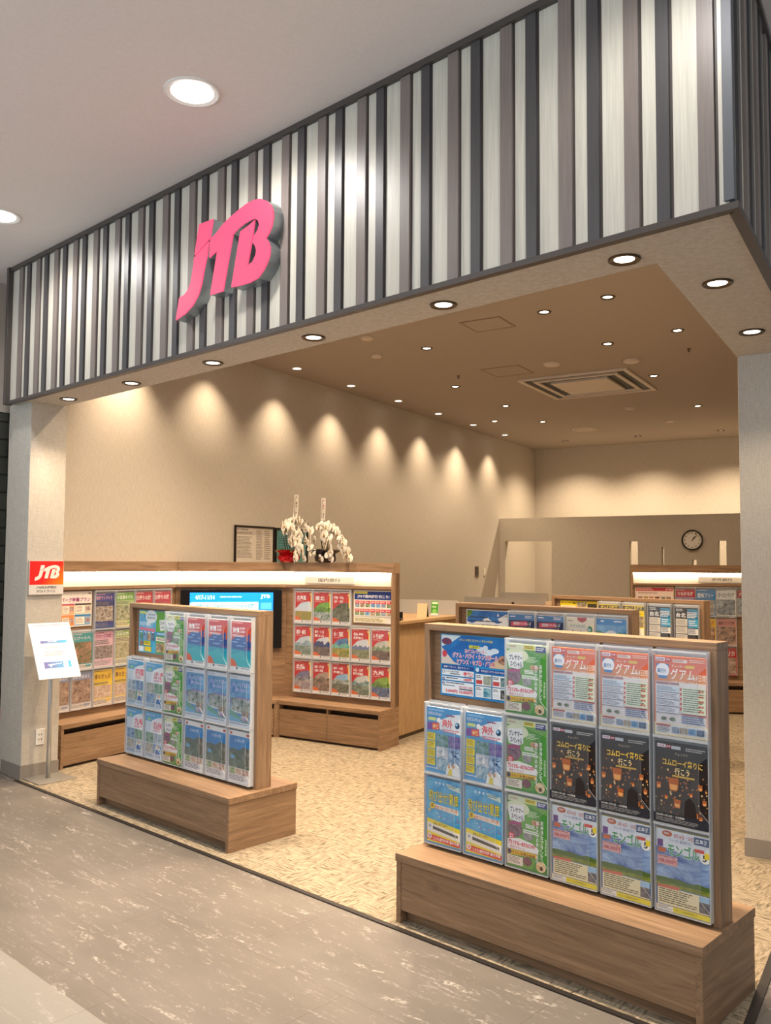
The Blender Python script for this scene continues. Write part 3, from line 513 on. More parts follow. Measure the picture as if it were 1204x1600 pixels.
def p_redhead():
    s = Sheet(420, 297, .003, 'ecd8cc', 'd8c8bc'); s.r(8, 8, 412, 46, 'b83a44'); s.g(16, 14, 240, 40, 'f0d0c8', 2, 2); s.t_('JTB', 330, 16, 400, 40, 'f4e0d8', .03); s.g(30, 60, 260, 80, '8a6a5a', 2, 3)
    for i in range(6): s.r(30 + i * 62, 110, 80 + i * 62, 170, [('6a4a5a', 'b08a80', 40), ('6a5a2a', 'd0b060', 40), ('8a2a2a', 'e0b0a0', 40), ('4a2a2a', 'a06a50', 40), ('3a3a3a', 'b0b0a0', 40), ('5a4a3a', 'c8a890', 40)][i])
    s.g(30, 180, 390, 280, '9a7a6a', 6, 4); return s.done('poster_print')

# ------------------------------------------------------------------ the setting
def wall_strip(name, a, b, z0, z1, thick, m, openings=()):
    """a straight wall from a to b (floor points); front face on the line, thickness behind; openings (s0,s1,z0,z1) along it"""
    a, b = Vector(a), Vector(b); L = (b - a).length; ang = math.atan2(b.y - a.y, b.x - a.x); mb = MB(); s = 0.0
    for s0, s1, o0, o1 in sorted(openings):
        if s0 > s: mb.box(s, s0, 0, thick, z0, z1, m)
        if o0 > z0: mb.box(s0, s1, 0, thick, z0, o0, m)
        if o1 < z1: mb.box(s0, s1, 0, thick, o1, z1, m)
        s = s1
    mb.box(s, L, 0, thick, z0, z1, m)
    return struct(mb.build(name, None, (a.x, a.y, 0), ang))
WP = wallpaper()
SOFFIT = 2.827; CEIL = 3.745; HALL = 3.89
FX, FY = 1.586, -.19                                # the outer corner of the shop front
# floors
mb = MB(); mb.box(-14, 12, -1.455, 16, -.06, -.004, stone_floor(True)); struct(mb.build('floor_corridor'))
mb = MB(); mb.box(-14, 12, -6.2, -1.455, -.06, -.004, stone_floor(False)); struct(mb.build('floor_walkway'))  # cut short so the added light from below reaches the corridor ceiling
p1 = sk(1.466, .2); yk = -.145
t_corner = cS * 1.466 + dS * ((yk - 1.466 * cS.y) / dS.y)
poly = [(-3.735, yk), (t_corner.x, yk)] + [tuple(sk(1.466, 11.8))[:2], tuple(sk(-4.15, 11.8))[:2], tuple(sk(-4.15, .72))[:2]]
mb = MB(); mb.prism(poly, -.05, 0.0, carpet()); struct(mb.build('floor'))
dark = plain('2a2522', .45); steel = plain('8d8b87', .35, .7)
mb = MB(); mb.box(-3.735, t_corner.x + .02, yk - .028, yk, -.04, .002, dark); struct(mb.build('trim_1'))
ang_d = math.atan2(dS.y, dS.x)
mb = MB(); mb.box(-.02, 6, -.034, 0, -.04, .002, dark); struct(mb.build('trim_2', None, (t_corner.x, t_corner.y, 0), ang_d))
# ceilings
mb = MB(); mb.box(-14, 12, -12, 16, HALL, HALL + .08, plaster('e6dcd7', 'hall_ceiling')); struct(mb.build('ceiling_corridor'))
poly = [(-4.2, .02), (1.3, .02), tuple(sk(1.36, 11.8))[:2], tuple(sk(-4.15, 11.8))[:2]]
mb = MB(); mb.prism(poly, CEIL, CEIL + .08, plaster('aaa095', 'shop_ceiling')); struct(mb.build('ceiling'))
# bulkhead over the opening (soffit below, battens outside)
gq = .13; ic = cS * 1.17 + dS * ((gq - 1.17 * cS.y) / dS.y)
oc = Vector((FX, FY, 0)); oc2 = sk(1.515, 4.6); ic2 = sk(1.17, 4.6)
poly = [(-3.965, FY + .005), (oc.x, FY + .005), (oc2.x, oc2.y), (ic2.x, ic2.y), (ic.x, ic.y), (-3.965, gq)]
mb = MB(); mb.prism(poly, SOFFIT, HALL, WP); struct(mb.build('wall_bulkhead'))
cream, taupe, darkb = batten_mat('c9c3b5', 'cream_board'), batten_mat('7c716b', 'taupe_batten'), batten_mat('4a4748', 'dark_batten')
edge = plain('4a433f', .4)
def fascia(name, L, phase, origin, ang, first):
    mb = MB(); mb.box(0, L, -.012, 0, SOFFIT, HALL, cream)
    k0 = int(-L / .279) - 2
    for k in range(k0, 40):
        s = phase + k * .279
        for a, b, dep, m in ((.102, .160, .012, taupe), (.228, .277, .012, darkb)):
            x0, x1 = s + a, s + b
            if x0 > .02 and x1 < L - .02: mb.box(x0, x1, -.012 - dep, -.012, SOFFIT + .014, HALL - .03, m)
            if x0 > .02 and x1 < L - .02: mb.box(x1, x1 + .010, -.0125, -.012, SOFFIT + .014, HALL - .03, edge)  # dark strip painted on the board for the shade beside each batten
    return struct(mb.build(name, None, origin, ang, bevel=.0012))
def trims(name, L, origin, ang, side=False):
    mb = MB()
    for o_, z0, z1 in ((.034, SOFFIT - .008, SOFFIT + .016), (.036, HALL - .032, HALL - .001)):
        e = o_ * math.tan((math.pi / 2 + PHI) / 2); mb.prism([(-e if side else 0, -o_), (L if side else L + e, -o_), (L, .004), (0, .004)], z0, z1, edge)
    return struct(mb.build(name, None, origin, ang, bevel=.002))
LF = FX + 3.965
fascia('wall_front', LF, 1.384 + 3.965, (-3.965, FY, 0), 0, True); trims('trim_3', LF, (-3.965, FY, 0), 0)
mb = MB(); mb.box(-.014, .022, -.05, .01, SOFFIT - .01, HALL, edge); struct(mb.build('trim_4', None, (-3.965, FY, 0), 0, bevel=.002))
LS = 4.2; fascia('wall_right_outside', LS, .10, (FX, FY, 0), ang_d, False); trims('trim_5', LS, (FX, FY, 0), ang_d, True)
mb = MB(); mb.prism([(-.014, -.026), (.024, -.026), (.016, .012), (-.004, .004)], SOFFIT + .03, HALL - .03, plain('5c5e62', .5, .2)); struct(mb.build('trim_6', None, (FX, FY, 0), 0, bevel=.003))
# columns and walls
mb = MB(); mb.box(-4.05, -3.73, -.128, .16, 0, SOFFIT, WP); struct(mb.build('column_left', bevel=.003))
skirt = plain('8d857c', .5)
mb = MB(); mb.box(-4.055, -3.724, -.134, .165, 0, .10, skirt); struct(mb.build('baseboard_left'))
cc = sk(1.176, 1.71)
mb = MB(); mb.box(0, .34, 0, .9, 0, SOFFIT, WP); struct(mb.build('column_right', None, cc, PHI, bevel=.003))
mb = MB(); mb.box(-.006, .346, -.006, .9, 0, .10, skirt); struct(mb.build('baseboard_right', None, cc, PHI))
wall_strip('wall_left', sk(-4.0, .72), sk(-4.0, 11.75), 0, CEIL + .05, .1, WP)
wall_strip('wall_back', sk(-4.1, 11.65), sk(1.4, 11.65), 0, CEIL + .05, .1, WP)
wall_strip('wall_right', sk(1.34, 11.7), sk(1.34, 2.5), 0, CEIL + .05, .1, WP)
qo = 10.04
wall_strip('wall_office', sk(-4.0, qo), sk(1.34, qo), 0, 2.385, .13, WP,
           [(4.0 - 3.9, 4.0 - 3.075, 0, 2.0), (4.0 - 1.80, 4.0 - 1.67, 1.39, 1.985), (4.0 - 1.305, 4.0 - 1.268, 1.30, 1.89), (4.0 - .855, 4.0 - .79, 1.30, 1.697), (4.0 - .478, 4.0 - .364, 1.30, 1.985)])
# the neighbour on the left
mb = MB(); mb.box(-4.55, -4.40, -.75, .5, 0, 2.83, slate()); struct(mb.build('wall_neighbour'))
mb = MB(); mb.box(-4.55, -4.385, -.75, .5, 2.83, HALL, plaster('b8ada2', 'neighbour_plaster')); struct(mb.build('wall_neighbour_upper'))
mb = MB(); mb.box(-4.55, -4.28, .45, .53, 0, HALL, plaster('b8ada2', 'neighbour_plaster')); struct(mb.build('wall_alcove'))

# ------------------------------------------------------------------ lamps
def downlight_meshes(r, lens_r, rgb, s, deep, ring=None):
    a = MB(); a.lathe([(r, 0), (r, -.006), (r * .93, -.009), (lens_r * 1.05, -.004), (lens_r, deep)], ring or plain('e6e2dc', .4), 28)
    b = MB(); b.lathe([(lens_r * 1.02, deep), (lens_r * .6, deep - .004), (.001, deep - .004)], glow(rgb, s), 28)
    return a.mesh('trim_ring'), b.mesh('lens')
def downlight(meshes, loc, label, group, power, rgb, size, blend, rad=.03, tilt=None):
    t = thing('recessed_downlight', label, 'ceiling light', loc, 0, group)
    link('trim_ring', meshes[0], t); link('lens', meshes[1], t)
    ld = bpy.data.lights.new('downlight_lamp', 'SPOT'); ld.energy = power; ld.color = rgb; ld.spot_size = R(size); ld.spot_blend = blend; ld.shadow_soft_size = rad
    lo = bpy.data.objects.new('downlight_lamp', ld); COL.objects.link(lo); lo.parent = t; lo.location = (0, 0, -.02)
    if tilt: lo.rotation_euler = tilt
    return t
# recessed holes are sunk into the ceilings: rings sit just under the surface
m_hall = downlight_meshes(.135, .102, COOL, 16, -.003); m_wall = downlight_meshes(.052, .043, (1, .90, .76), 9, -.002); bez = plain('54442f', .35, .6); m_shop = downlight_meshes(.060, .036, (1, .88, .72), 9, -.002, bez); m_back = downlight_meshes(.060, .036, (1, .80, .60), .35, -.002, bez)
m_soff = downlight_meshes(.064, .040, (1, .90, .78), 8, -.002, bez)
for i, (x, y) in enumerate([(-.77, -.76), (-2.99, -.73), (-5.25, -.73), (1.45, -.78), (3.7, -.8), (-3.0, -3.1), (-.8, -3.1), (1.5, -3.1), (3.7, -3.1), (-.8, -5.6), (2.6, -5.6)]):
    lab = ['large round corridor downlight above the pink shop logo', 'large round corridor downlight at the left edge of the photo', 'large corridor downlight beyond the left frame edge', 'large corridor downlight before the front right corner'][i] if i < 4 else 'large round downlight in the corridor ceiling behind the viewer'
    downlight(m_hall, (x, y, HALL), lab, 'corridor downlights', P_HALL * (.55 if i == 3 else 1.0 if i < 5 else .8), COOL, 165, .6, .1)
xs = [1.094, .177, -.716, -1.615, -2.531, -3.405]
for i, x in enumerate(xs):
    downlight(m_soff, (x, 0.0, SOFFIT), f'small downlight in the front soffit, {ORD[i + 1]} from the right end', 'soffit downlights', P_SOFFIT if i < 4 else 40, SOFT, 100, .8)
for i, (p, q) in enumerate([(1.332, .275), (1.333, 1.181)]):
    downlight(m_soff, sk(p, q, SOFFIT), ['small downlight in the right soffit, nearer the fascia corner', 'small downlight in the right soffit, next to the right column'][i], 'soffit downlights', P_SIDE, SOFT, 110, .7)
for i, q in enumerate([1.75, 2.85, 3.95, 5.02, 6.14, 7.26, 8.4, 9.6]):
    downlight(m_wall, sk(-3.71, q, CEIL), f'wall washing ceiling downlight along the left wall, {ORD[i + 1]} from the front', 'left wall downlights', P_WALL * (1.9 if i == 0 else 1), WARM, 92, 1.0, .02)
grid = [(-.60, 3.28, 'middle row, nearest the entrance'), (-.014, 3.14, 'right row, nearest the entrance'), (.233, 4.43, 'right row, second from the entrance'), (-.458, 4.59, 'middle row, in front of the air conditioner'),
        (-2.055, 3.88, 'left of the access hatches, nearest the entrance'), (-.44, 6.25, 'right beside the air conditioner'), (-2.65, 5.69, 'left of the air conditioner'), (-2.64, 7.17, 'second behind the left hatch'), (-2.69, 8.66, 'third along the counter row'),
        (-3.29, 8.26, 'deep left near the left wall'), (-.41, 8.42, 'deep right behind the air conditioner')]
for p, q, w in grid:
    downlight(m_shop, sk(p, q, CEIL), f'small shop ceiling downlight, {w}', 'shop ceiling downlights', P_SHOP * (1.0 if q < 5 else .55), WARM, 130, .7)
for p, q in ((-2.05, 2.5), (-.75, 1.75), (-2.35, 1.35), (.45, 2.0)):  # unseen lamps added above the entrance to brighten the wall shelves
    downlight(m_shop, sk(p, q, CEIL), 'added unseen shop ceiling downlight behind the front bulkhead, brightening the wall shelves', 'added entrance downlights', P_SHOP * 1.9, WARM, 128, .7)
for i, (p, q) in enumerate([(-3.1, 11.25), (-1.85, 11.25), (-.55, 11.25), (.7, 11.25)]):
    downlight(m_back, sk(p, q - .45, CEIL), f'back wall downlight above the office screen wall, {ORD[i + 1]} from the left', 'back wall downlights', P_BACK, WARM, 128, 1.0, .02, None)

# ------------------------------------------------------------------ ceiling fittings
white = plain('cfc4b6', .5); black = plain('14110f', .5)
t = thing('air_conditioner', 'square ceiling cassette air conditioner with dark slots', 'air conditioner', sk(-1.86, 5.69, CEIL), PHI)
w, l = 1.27, 1.31
mb = MB()
for a in ((0, w, 0, .05), (0, w, l - .05, l), (0, .05, .05, l - .05), (w - .05, w, .05, l - .05)): mb.box(*a, -.022, 0, white)
mb.build('outer_frame', t, bevel=.003)
mb = MB(); mb.box(.05, w - .05, .05, l - .05, -.006, 0, black); mb.build('air_slot', t)
mb = MB(); b0, b1 = .14, .19
for a in ((b0, w - b0, b0, b1), (b0, w - b0, l - b1, l - b0), (b0, b1, b1, l - b1), (w - b1, w - b0, b1, l - b1)): mb.box(*a, -.026, -.006, white)
mb.build('inner_frame', t, bevel=.003)
mb = MB(); mb.box(.30, w - .30, .30, l - .30, -.034, -.006, white); mb.build('grille_panel', t, bevel=.004)
for nm, lab, P0, P1, Q0, Q1 in (('access_hatch', 'square ceiling access hatch nearest the entrance', -1.37, -.98, 3.21, 3.58), ('access_hatch', 'square ceiling access hatch in front of the air conditioner', -2.0, -1.55, 5.0, 5.45)):
    t = thing(nm, lab, 'hatch', sk(P0, Q0, CEIL), PHI, 'ceiling hatches'); mb = MB(); w, l = P1 - P0, Q1 - Q0
    for a in ((0, w, 0, .018), (0, w, l - .018, l), (0, .018, .018, l - .018), (w - .018, w, .018, l - .018)): mb.box(*a, -.006, 0, plain('8f7f6c', .5))
    mb.build('hatch_frame', t); mb = MB(); mb.box(.018, w - .018, .018, l - .018, -.003, 0, plaster('aaa095', 'shop_ceiling')); mb.build('hatch_panel', t)
t = thing('ceiling_vent', 'round ceiling air diffuser far back in the shop', 'vent', sk(-2.37, 9.62, CEIL))
mb = MB(); mb.lathe([(.20, 0), (.20, -.012), (.17, -.02), (.15, -.004)], white, 32); mb.build('vent_ring', t, smooth=True)
mb = MB(); mb.lathe([(.13, 0), (.13, -.02), (.09, -.026), (.07, -.006)], white, 32); mb.build('vent_ring', t, smooth=True)
mb = MB(); mb.lathe([(.05, 0), (.05, -.022), (.001, -.03)], white, 24); mb.build('vent_cone', t, smooth=True)
for p, q, r, lab in ((-1.23, 8.12, .07, 'round white smoke detector behind the air conditioner'), (-1.03, 9.45, .07, 'round white smoke detector deepest in the shop'), (-2.64, 3.88, .062, 'round ceiling speaker ring near the left front'), (-.45, 5.39, .085, 'round ceiling speaker right in front of the air conditioner'), (-1.22, 5.12, .09, 'flat round ceiling cover left in front of the air conditioner'), (-2.34, 3.235, .06, 'flat round ceiling cover by the front soffit')):
    mb = MB(); mb.lathe([(r, 0), (r, -.014), (r * .8, -.024), (.001, -.026)], white, 24); tag(mb.build('ceiling_disc', None, sk(p, q, CEIL), smooth=True), lab, 'ceiling fitting', 'round ceiling fittings')
for p, q, lab in ((-2.35, 5.17, 'tiny ceiling sprinkler head left of the access hatch'), (.17, 5.18, 'tiny ceiling sprinkler head on the right side')):
    mb = MB(); mb.lathe([(.022, 0), (.022, -.005), (.008, -.01), (.008, -.03), (.016, -.032), (.001, -.036)], plain('6a5a4c', .4, .5), 12); tag(mb.build('sprinkler_head', None, sk(p, q, CEIL)), lab, 'sprinkler', 'sprinkler heads')

# ------------------------------------------------------------------ leaflets
ACR = clear_plastic('clear_acrylic', (.97, .98, 1.0), .05, .02); ACE = clear_plastic('acrylic_edge', (.93, .95, .97), .05, .42); ACB = clear_plastic('frosted_acrylic', (.92, .94, .96), .05, .30)
PW, PHT, PD = .214, .321, .040
def pocket_mesh():
    mb = MB(); w, h, d, e = PW / 2, PHT, PD, .0025
    # clear front sheet with a finger cut-out at the right edge
    n = .036
    pts = [(-w, 0), (w, 0), (w, h * .10), (w - n, h * .22), (w - n, h * .74), (w, h * .84), (w, h - .004), (-w, h - .004)]
    M = Matrix(((1, 0, 0, 0), (0, 0, -1, -d + e), (0, 1, 0, 0), (0, 0, 0, 1)))
    mb.prism(pts, 0, e, ACR, M, ACE)
    mb.box(-w, -w + e, -d + e, 0, 0, h, ACE); mb.box(w - e, w, -d + e, 0, 0, h, ACE); mb.box(-w, w, -d, 0, -.003, 0, ACE)
    mb.box(-w, w, -.003, 0, 0, h + .006, ACB); mb.box(-w, w, -d - .001, -d + .005, h - .006, h, ACE)
    return mb.mesh('pocket')
POCKET = pocket_mesh()
rdl = random.Random(11)
_used = {}
def put_leaflet(me, M, x, y, z, label, name='leaflet', group=None, lean=0.0, cat='leaflet'):
    o = bpy.data.objects.new(name, me); COL.objects.link(o)
    o.matrix_world = M @ Matrix.Translation((x, y, z)) @ Matrix.Rotation(lean, 4, 'X') @ Matrix.Rotation(rdl.uniform(-.006, .006), 4, 'Y')
    return tag(o, label, cat, group)
ME = {}
def D(k):
    if k not in ME: ME[k] = DESIGN[k]()
    return ME[k]
A_ = lambda *a, **k: (lambda: d_area(*a, **k))
F_ = lambda *a, **k: (lambda: d_free(*a, **k))
DESIGN = {'green': d_green, 'orange': d_orange, 'lantern': d_lantern, 'mongol': d_mongol, 'kaigai': d_kaigai, 'fly': d_fly, 'okinawa': d_okinawa, 'arch': d_arch, 'lake': d_lake,
  'pinkA': lambda: d_kyushu(.012, '四国', 2), 'pinkB': lambda: d_kyushu(.012, '山陰山陽', 3, 'd8506e'), 'kyuA': lambda: d_kyushu(.012, '九州', 4), 'pinkC': lambda: d_kyushu(.012, '北陸信州', 5, 'd8607a'),
  'bridge': d_bridge, 'cream': d_cream, 'bluec': d_bluecircle, 'taipei': d_taipei, 'yellow': d_yellow,
  'hokkaido': A_('北海道', 1, 'cfe0ec', 'd6dde4', ('6f8a3a', 'b58a3c', 20)), 'tohoku': A_('東北', 2, ('3f8a2a', '8ac04a', 20), ('2f6a2a', '7aa03a', 24), ('3a5a4a', 'c8d4d0', 24)), 'falls': A_('関東・甲信', 3, ('3a4434', '6a705a', 24), ('3c4a38', '7a8068', 24), ('2f3a2c', '8a8a78', 24), '北陸・越後'),
  'tokyo': A_('東京・横浜', 4, 'c8d4dc', ('6a8a9a', 'b0c4cc', 40), ('4a6a5a', '9aa8a0', 30)), 'hakone': A_('箱根・伊豆', 5, 'd8dce2', '3a4a7a', ('4a4a52', '8a7a70', 24), '富士山'), 'izu': A_('伊豆', 6, ('2f5a9a', '6aa0c8', 10), ('3f9a8a', '8ac8b0', 16), ('3a6a2a', 'c8b05a', 24)), 'shinshu': A_('信州', 7, 'd6dde6', '6a7aa0', ('5a6a3a', 'a0a08a', 24), '飛騨高山'), 'ise': A_('伊勢志摩', 8, ('b0b8a8', 'd8d4c4', 14), ('5a7a4a', 'a8b090', 24), ('4a3a34', '8a7466', 24)),
  'hokuriku': A_('北陸', 9, ('5a5a7a', '8a8ab0', 20), ('3c3c4a', 'b0b0b8', 24), ('7a6a86', 'c8b8a8', 24)), 'kyoto': A_('京都・びわ湖', 10, 'b09a8a', ('4a3a30', 'a08a78', 24), ('5a4438', 'a89080', 24), '奈良'), 'kobe': A_('神戸・大阪', 11, '8fbcdc', ('5a6a5a', 'c0c8c4', 24), ('3a4a3a', '8a8a78', 24), '和歌山'), 'sanin': A_('山陰・山陽', 12, 'd0d6d2', ('3f6a6a', 'a0b8b0', 24), ('3a4a3c', '9aa894', 30), '四国'), 'kyushu': A_('九州', 13, ('6a8a2a', '9ac04a', 20), ('3a6a2a', '7a9a3a', 24), ('2a3a6a', '7a8aa8', 24)),
  'navy': F_('24306e', 31, 70, '2c3a8a', '家族でトクトク', 'f0b0b8', ('5a3a2a', 'd8ccb8', 34), '2a4a8a'), 'greenA': F_('b9cc8a', 32, 70, '7ab04a', '小豆島めぐり', 'f4f8e0', ('5a6a3a', 'd8d0a8', 30), 'e8dca0'), 'redA': F_('b83a34', 33, 90, 'c0303a', '日帰りの旅', 'f8e0d8', ('8a3a2a', 'd8a088', 30), 'a83030'),
  'jungle': F_('3f9a98', 34, 70, '3fa0a0', 'リゾートへ', 'f6e0e4', ('3f5a2a', 'c08a6a', 14), 'e8ded0', photo_v=(74, 250)), 'pinkD': F_('e2b8c0', 35, 64, 'd8a0b0', 'クルーズの旅', '8a3a5a', ('5a4a44', 'b8a8a0', 40), 'e6c4c8', photo_v=(120, 230)), 'beige': F_('d6cc9a', 36, 60, 'a8b86a', 'バスツアー', 'ffffff', ('8a8a5a', 'd8cca8', 30), 'e4dcc0'),
  'sunset': F_('b8aeb0', 37, 60, '8a96b4', '古都をあるく', 'e6e2e4', ('6a4a3c', 'c8a890', 18), 'e8dcd0', photo_v=(60, 246)), 'sunny': F_('ecc93c', 38, 96, 'e8bc2c', '得々きっぷ', '8a5a1a', ('b88a6a', 'e8d4bc', 30), 'e8d4c0', photo_v=(130, 236)),
  'redB': F_('6a5a9a', 41, 90, 'b8283a', 'つながる旅', 'f0d8dc', ('6a70b0', 'c8b0c8', 10), 'd8d0dc', photo_v=(92, 250)), 'blueB': F_('3f86c0', 42, 120, '3a84c4', '欧州フリー', 'eef4fa', ('7a7a78', 'c0bcb4', 24), 'e4e4e0', photo_v=(122, 285)), 'white': F_('e4e4e0', 43, 110, 'dfe4e6', 'オーストラリア', '4a5a6a', ('2c3a4a', 'b8c4cc', 12), 'dcdcd8', photo_v=(112, 285)),
  'yellowB': F_('e2b83a', 44, 96, 'e4b42c', 'ヨーロッパ', '7a3a1a', ('6a4a3a', 'd8b088', 20), 'e0b44a', photo_v=(98, 280)), 'asia': F_('c8a090', 45, 90, 'c88a80', '東南アジア周遊', '6a2a2a', ('4a3a34', 'c8a088', 20), 'd8c0b0', photo_v=(92, 280)), 'america': F_('b8303a', 46, 110, 'b0222e', 'アメリカ', 'f4e0dc', ('6a5a3a', 'd0b0a0', 20), 'c8b4a8', photo_v=(112, 285)), 'europe2': F_('c8b4a0', 47, 90, 'a03038', 'カナダ', 'f4e0dc', ('4a5a6a', 'c0c8cc', 20), 'd8ccc0', photo_v=(92, 280))}
DESC = {'green': 'green pre-summer sale leaflet', 'orange': 'orange four-day island tour leaflet', 'lantern': 'black sky-lantern festival leaflet', 'mongol': 'steppe tour leaflet', 'kaigai': 'light blue overseas travel leaflet', 'fly': 'bright blue summer holiday leaflet', 'okinawa': 'red and teal island leaflet', 'arch': 'pale blue white-arc leaflet', 'lake': 'deep blue lake view leaflet',
  'pinkA': 'white-blue leaflet, pink title', 'pinkB': 'pale leaflet, long pink title', 'kyuA': 'white leaflet, large pink title', 'pinkC': 'grey-blue leaflet, pink title', 'bridge': 'dark blue night cruise leaflet', 'cream': 'cream leaflet with red emblem', 'bluec': 'sky blue leaflet with white circle', 'taipei': 'black and white city leaflet', 'yellow': 'yellow bargain tour leaflet'}

# ------------------------------------------------------------------ free-standing leaflet racks
def kiosk(label, loc, rotz, BL, BD, BH, p0, p1, q0, q1, PH, poster, rows, where, poster_label, filled=3, poster_u=.078):
    t = thing('leaflet_rack', label, 'leaflet rack', loc, rotz, 'free-standing wooden leaflet racks')
    wx, wy, wz = wood('x'), wood('y'), wood('z'); e = .026
    mb = MB(); mb.box(-.004, BL + .004, -.004, BD + .004, BH - .036, BH, wx); mb.build('base_top', t, bevel=.002)
    for x in (0, BL - e):
        mb = MB(); mb.box(x, x + e, 0, BD, 0, BH - .036, wy); mb.build('end_board', t, bevel=.0015)
    mb = MB(); mb.box(e, BL - e, .004, .024, .058, BH - .036, wx); mb.build('front_board', t)
    mb = MB(); mb.box(e, BL - e, .05, .066, .0, .058, wx); mb.build('toe_kick', t)
    mb = MB(); mb.box(e, BL - e, BD - .024, BD - .004, 0, BH - .036, wx); mb.build('back_board', t)
    s = .030; rec = .034
    for x in (p0, p1 - s):
        mb = MB(); mb.box(x, x + s, q0, q1, BH, PH - s, wz); mb.build('frame_stile', t, bevel=.0015)
    mb = MB(); mb.box(p0, p1, q0, q1, PH - s, PH, wx); mb.build('frame_top', t, bevel=.0015)
    mb = MB(); mb.box(p0 + s, p1 - s, q0 + rec, q1 - rec, BH, PH - s, wx); mb.build('back_panel', t)
    M = Matrix.Translation(loc) @ Matrix.Rotation(rotz, 4, 'Z')
    pitch = (p1 - p0 - .04) / 6; x0 = p0 + .022 + pitch / 2; yb = q0 + .006
    mb = MB(); mb.box(p0 + s, p1 - s, yb, q0 + rec, BH, PH - s - .004, ACB)
    rail = MB()
    for z in (.325, .650, .975): rail.box(p0 + s, p1 - s, yb + .001, q0 + rec, BH + z - .318, BH + z - .312, ACE)
    rail.build('pocket_rail', t)
    k = 0
    for r, row in enumerate(rows):
        zb = PH - .0368 - PHT - r * .325
        for c_, key in enumerate(row):
            if r == 0 and c_ < 2: continue
            link('pocket', POCKET, t, (x0 + c_ * pitch, yb, zb))
            if key and r < filled:
                nm = {'lantern': 'leaflet'}.get(key, 'leaflet')
                rn = ('top', 'middle', 'bottom')[r]
                put_leaflet(D(key), M, x0 + c_ * pitch + rdl.uniform(-.002, .002), yb - .030 + rdl.uniform(0, .006), zb + .001, f'{DESC[key]} in {rn} row, {ORD[c_ + 1]} column of {where}', nm, f'leaflets in {where}', R(-.6))
    me = poster()
    o = bpy.data.objects.new('poster', me); COL.objects.link(o); o.matrix_world = M @ Matrix.Translation((p0 + poster_u + .20, q0 + rec - .006, PH - .033 - .286 - .012))
    tag(o, poster_label, 'poster')
    return t
G6 = [[None, None, 'green', 'orange', 'orange', 'orange'], ['kaigai', 'kaigai', 'green', 'lantern', 'lantern', 'lantern'], ['fly', 'fly', 'green', 'mongol', 'mongol', 'mongol']]
kiosk('largest wooden leaflet rack, front right, on a low plinth', (.0003, -.1098, 0), 0, 1.4158, .4838, .306, .0, 1.4055, .1917, .2972, 1.3338, p_islands, G6, 'the front right rack', 'blue landscape poster with island names on the front right rack')
GL = [[None, None, 'green', 'okinawa', 'okinawa', 'okinawa'], ['pinkA', 'pinkB', 'green', 'arch', 'arch', 'arch'], ['kyuA', 'pinkC', 'green', 'lake', 'lake', 'lake']]
kiosk('wooden leaflet rack at front left, on a low plinth', (-2.7206, -.0741, 0), 0, 1.4325, .4997, .302, -.004, 1.3997, .2176, .330, 1.3315, p_summer, GL, 'the front left rack', 'blue and green summer sale poster on the front left rack')
G2 = [[None, None, 'bridge', 'bridge', 'cream', 'bluec'], [''] * 6, [''] * 6]
kiosk('wooden leaflet rack directly behind the front right rack', (-1.253, 1.735, 0), R(1.6), 1.4158, .4838, .306, .0, 1.372, .1917, .2972, 1.3338, p_mountain, G2, 'the second right rack', 'snowy mountain poster on the second right rack', 1)
G3 = [[None, None, 'yellow', 'yellow', 'taipei', 'taipei'], [''] * 6, [''] * 6]
kiosk('wooden leaflet rack farthest back among the right racks', (-1.662, 3.66, 0), R(-5.0), 1.46, .4838, .306, .0, 1.49, .1917, .2972, 1.3338, p_yellow, G3, 'the third right rack', 'yellow sale poster on the third right rack', 1)

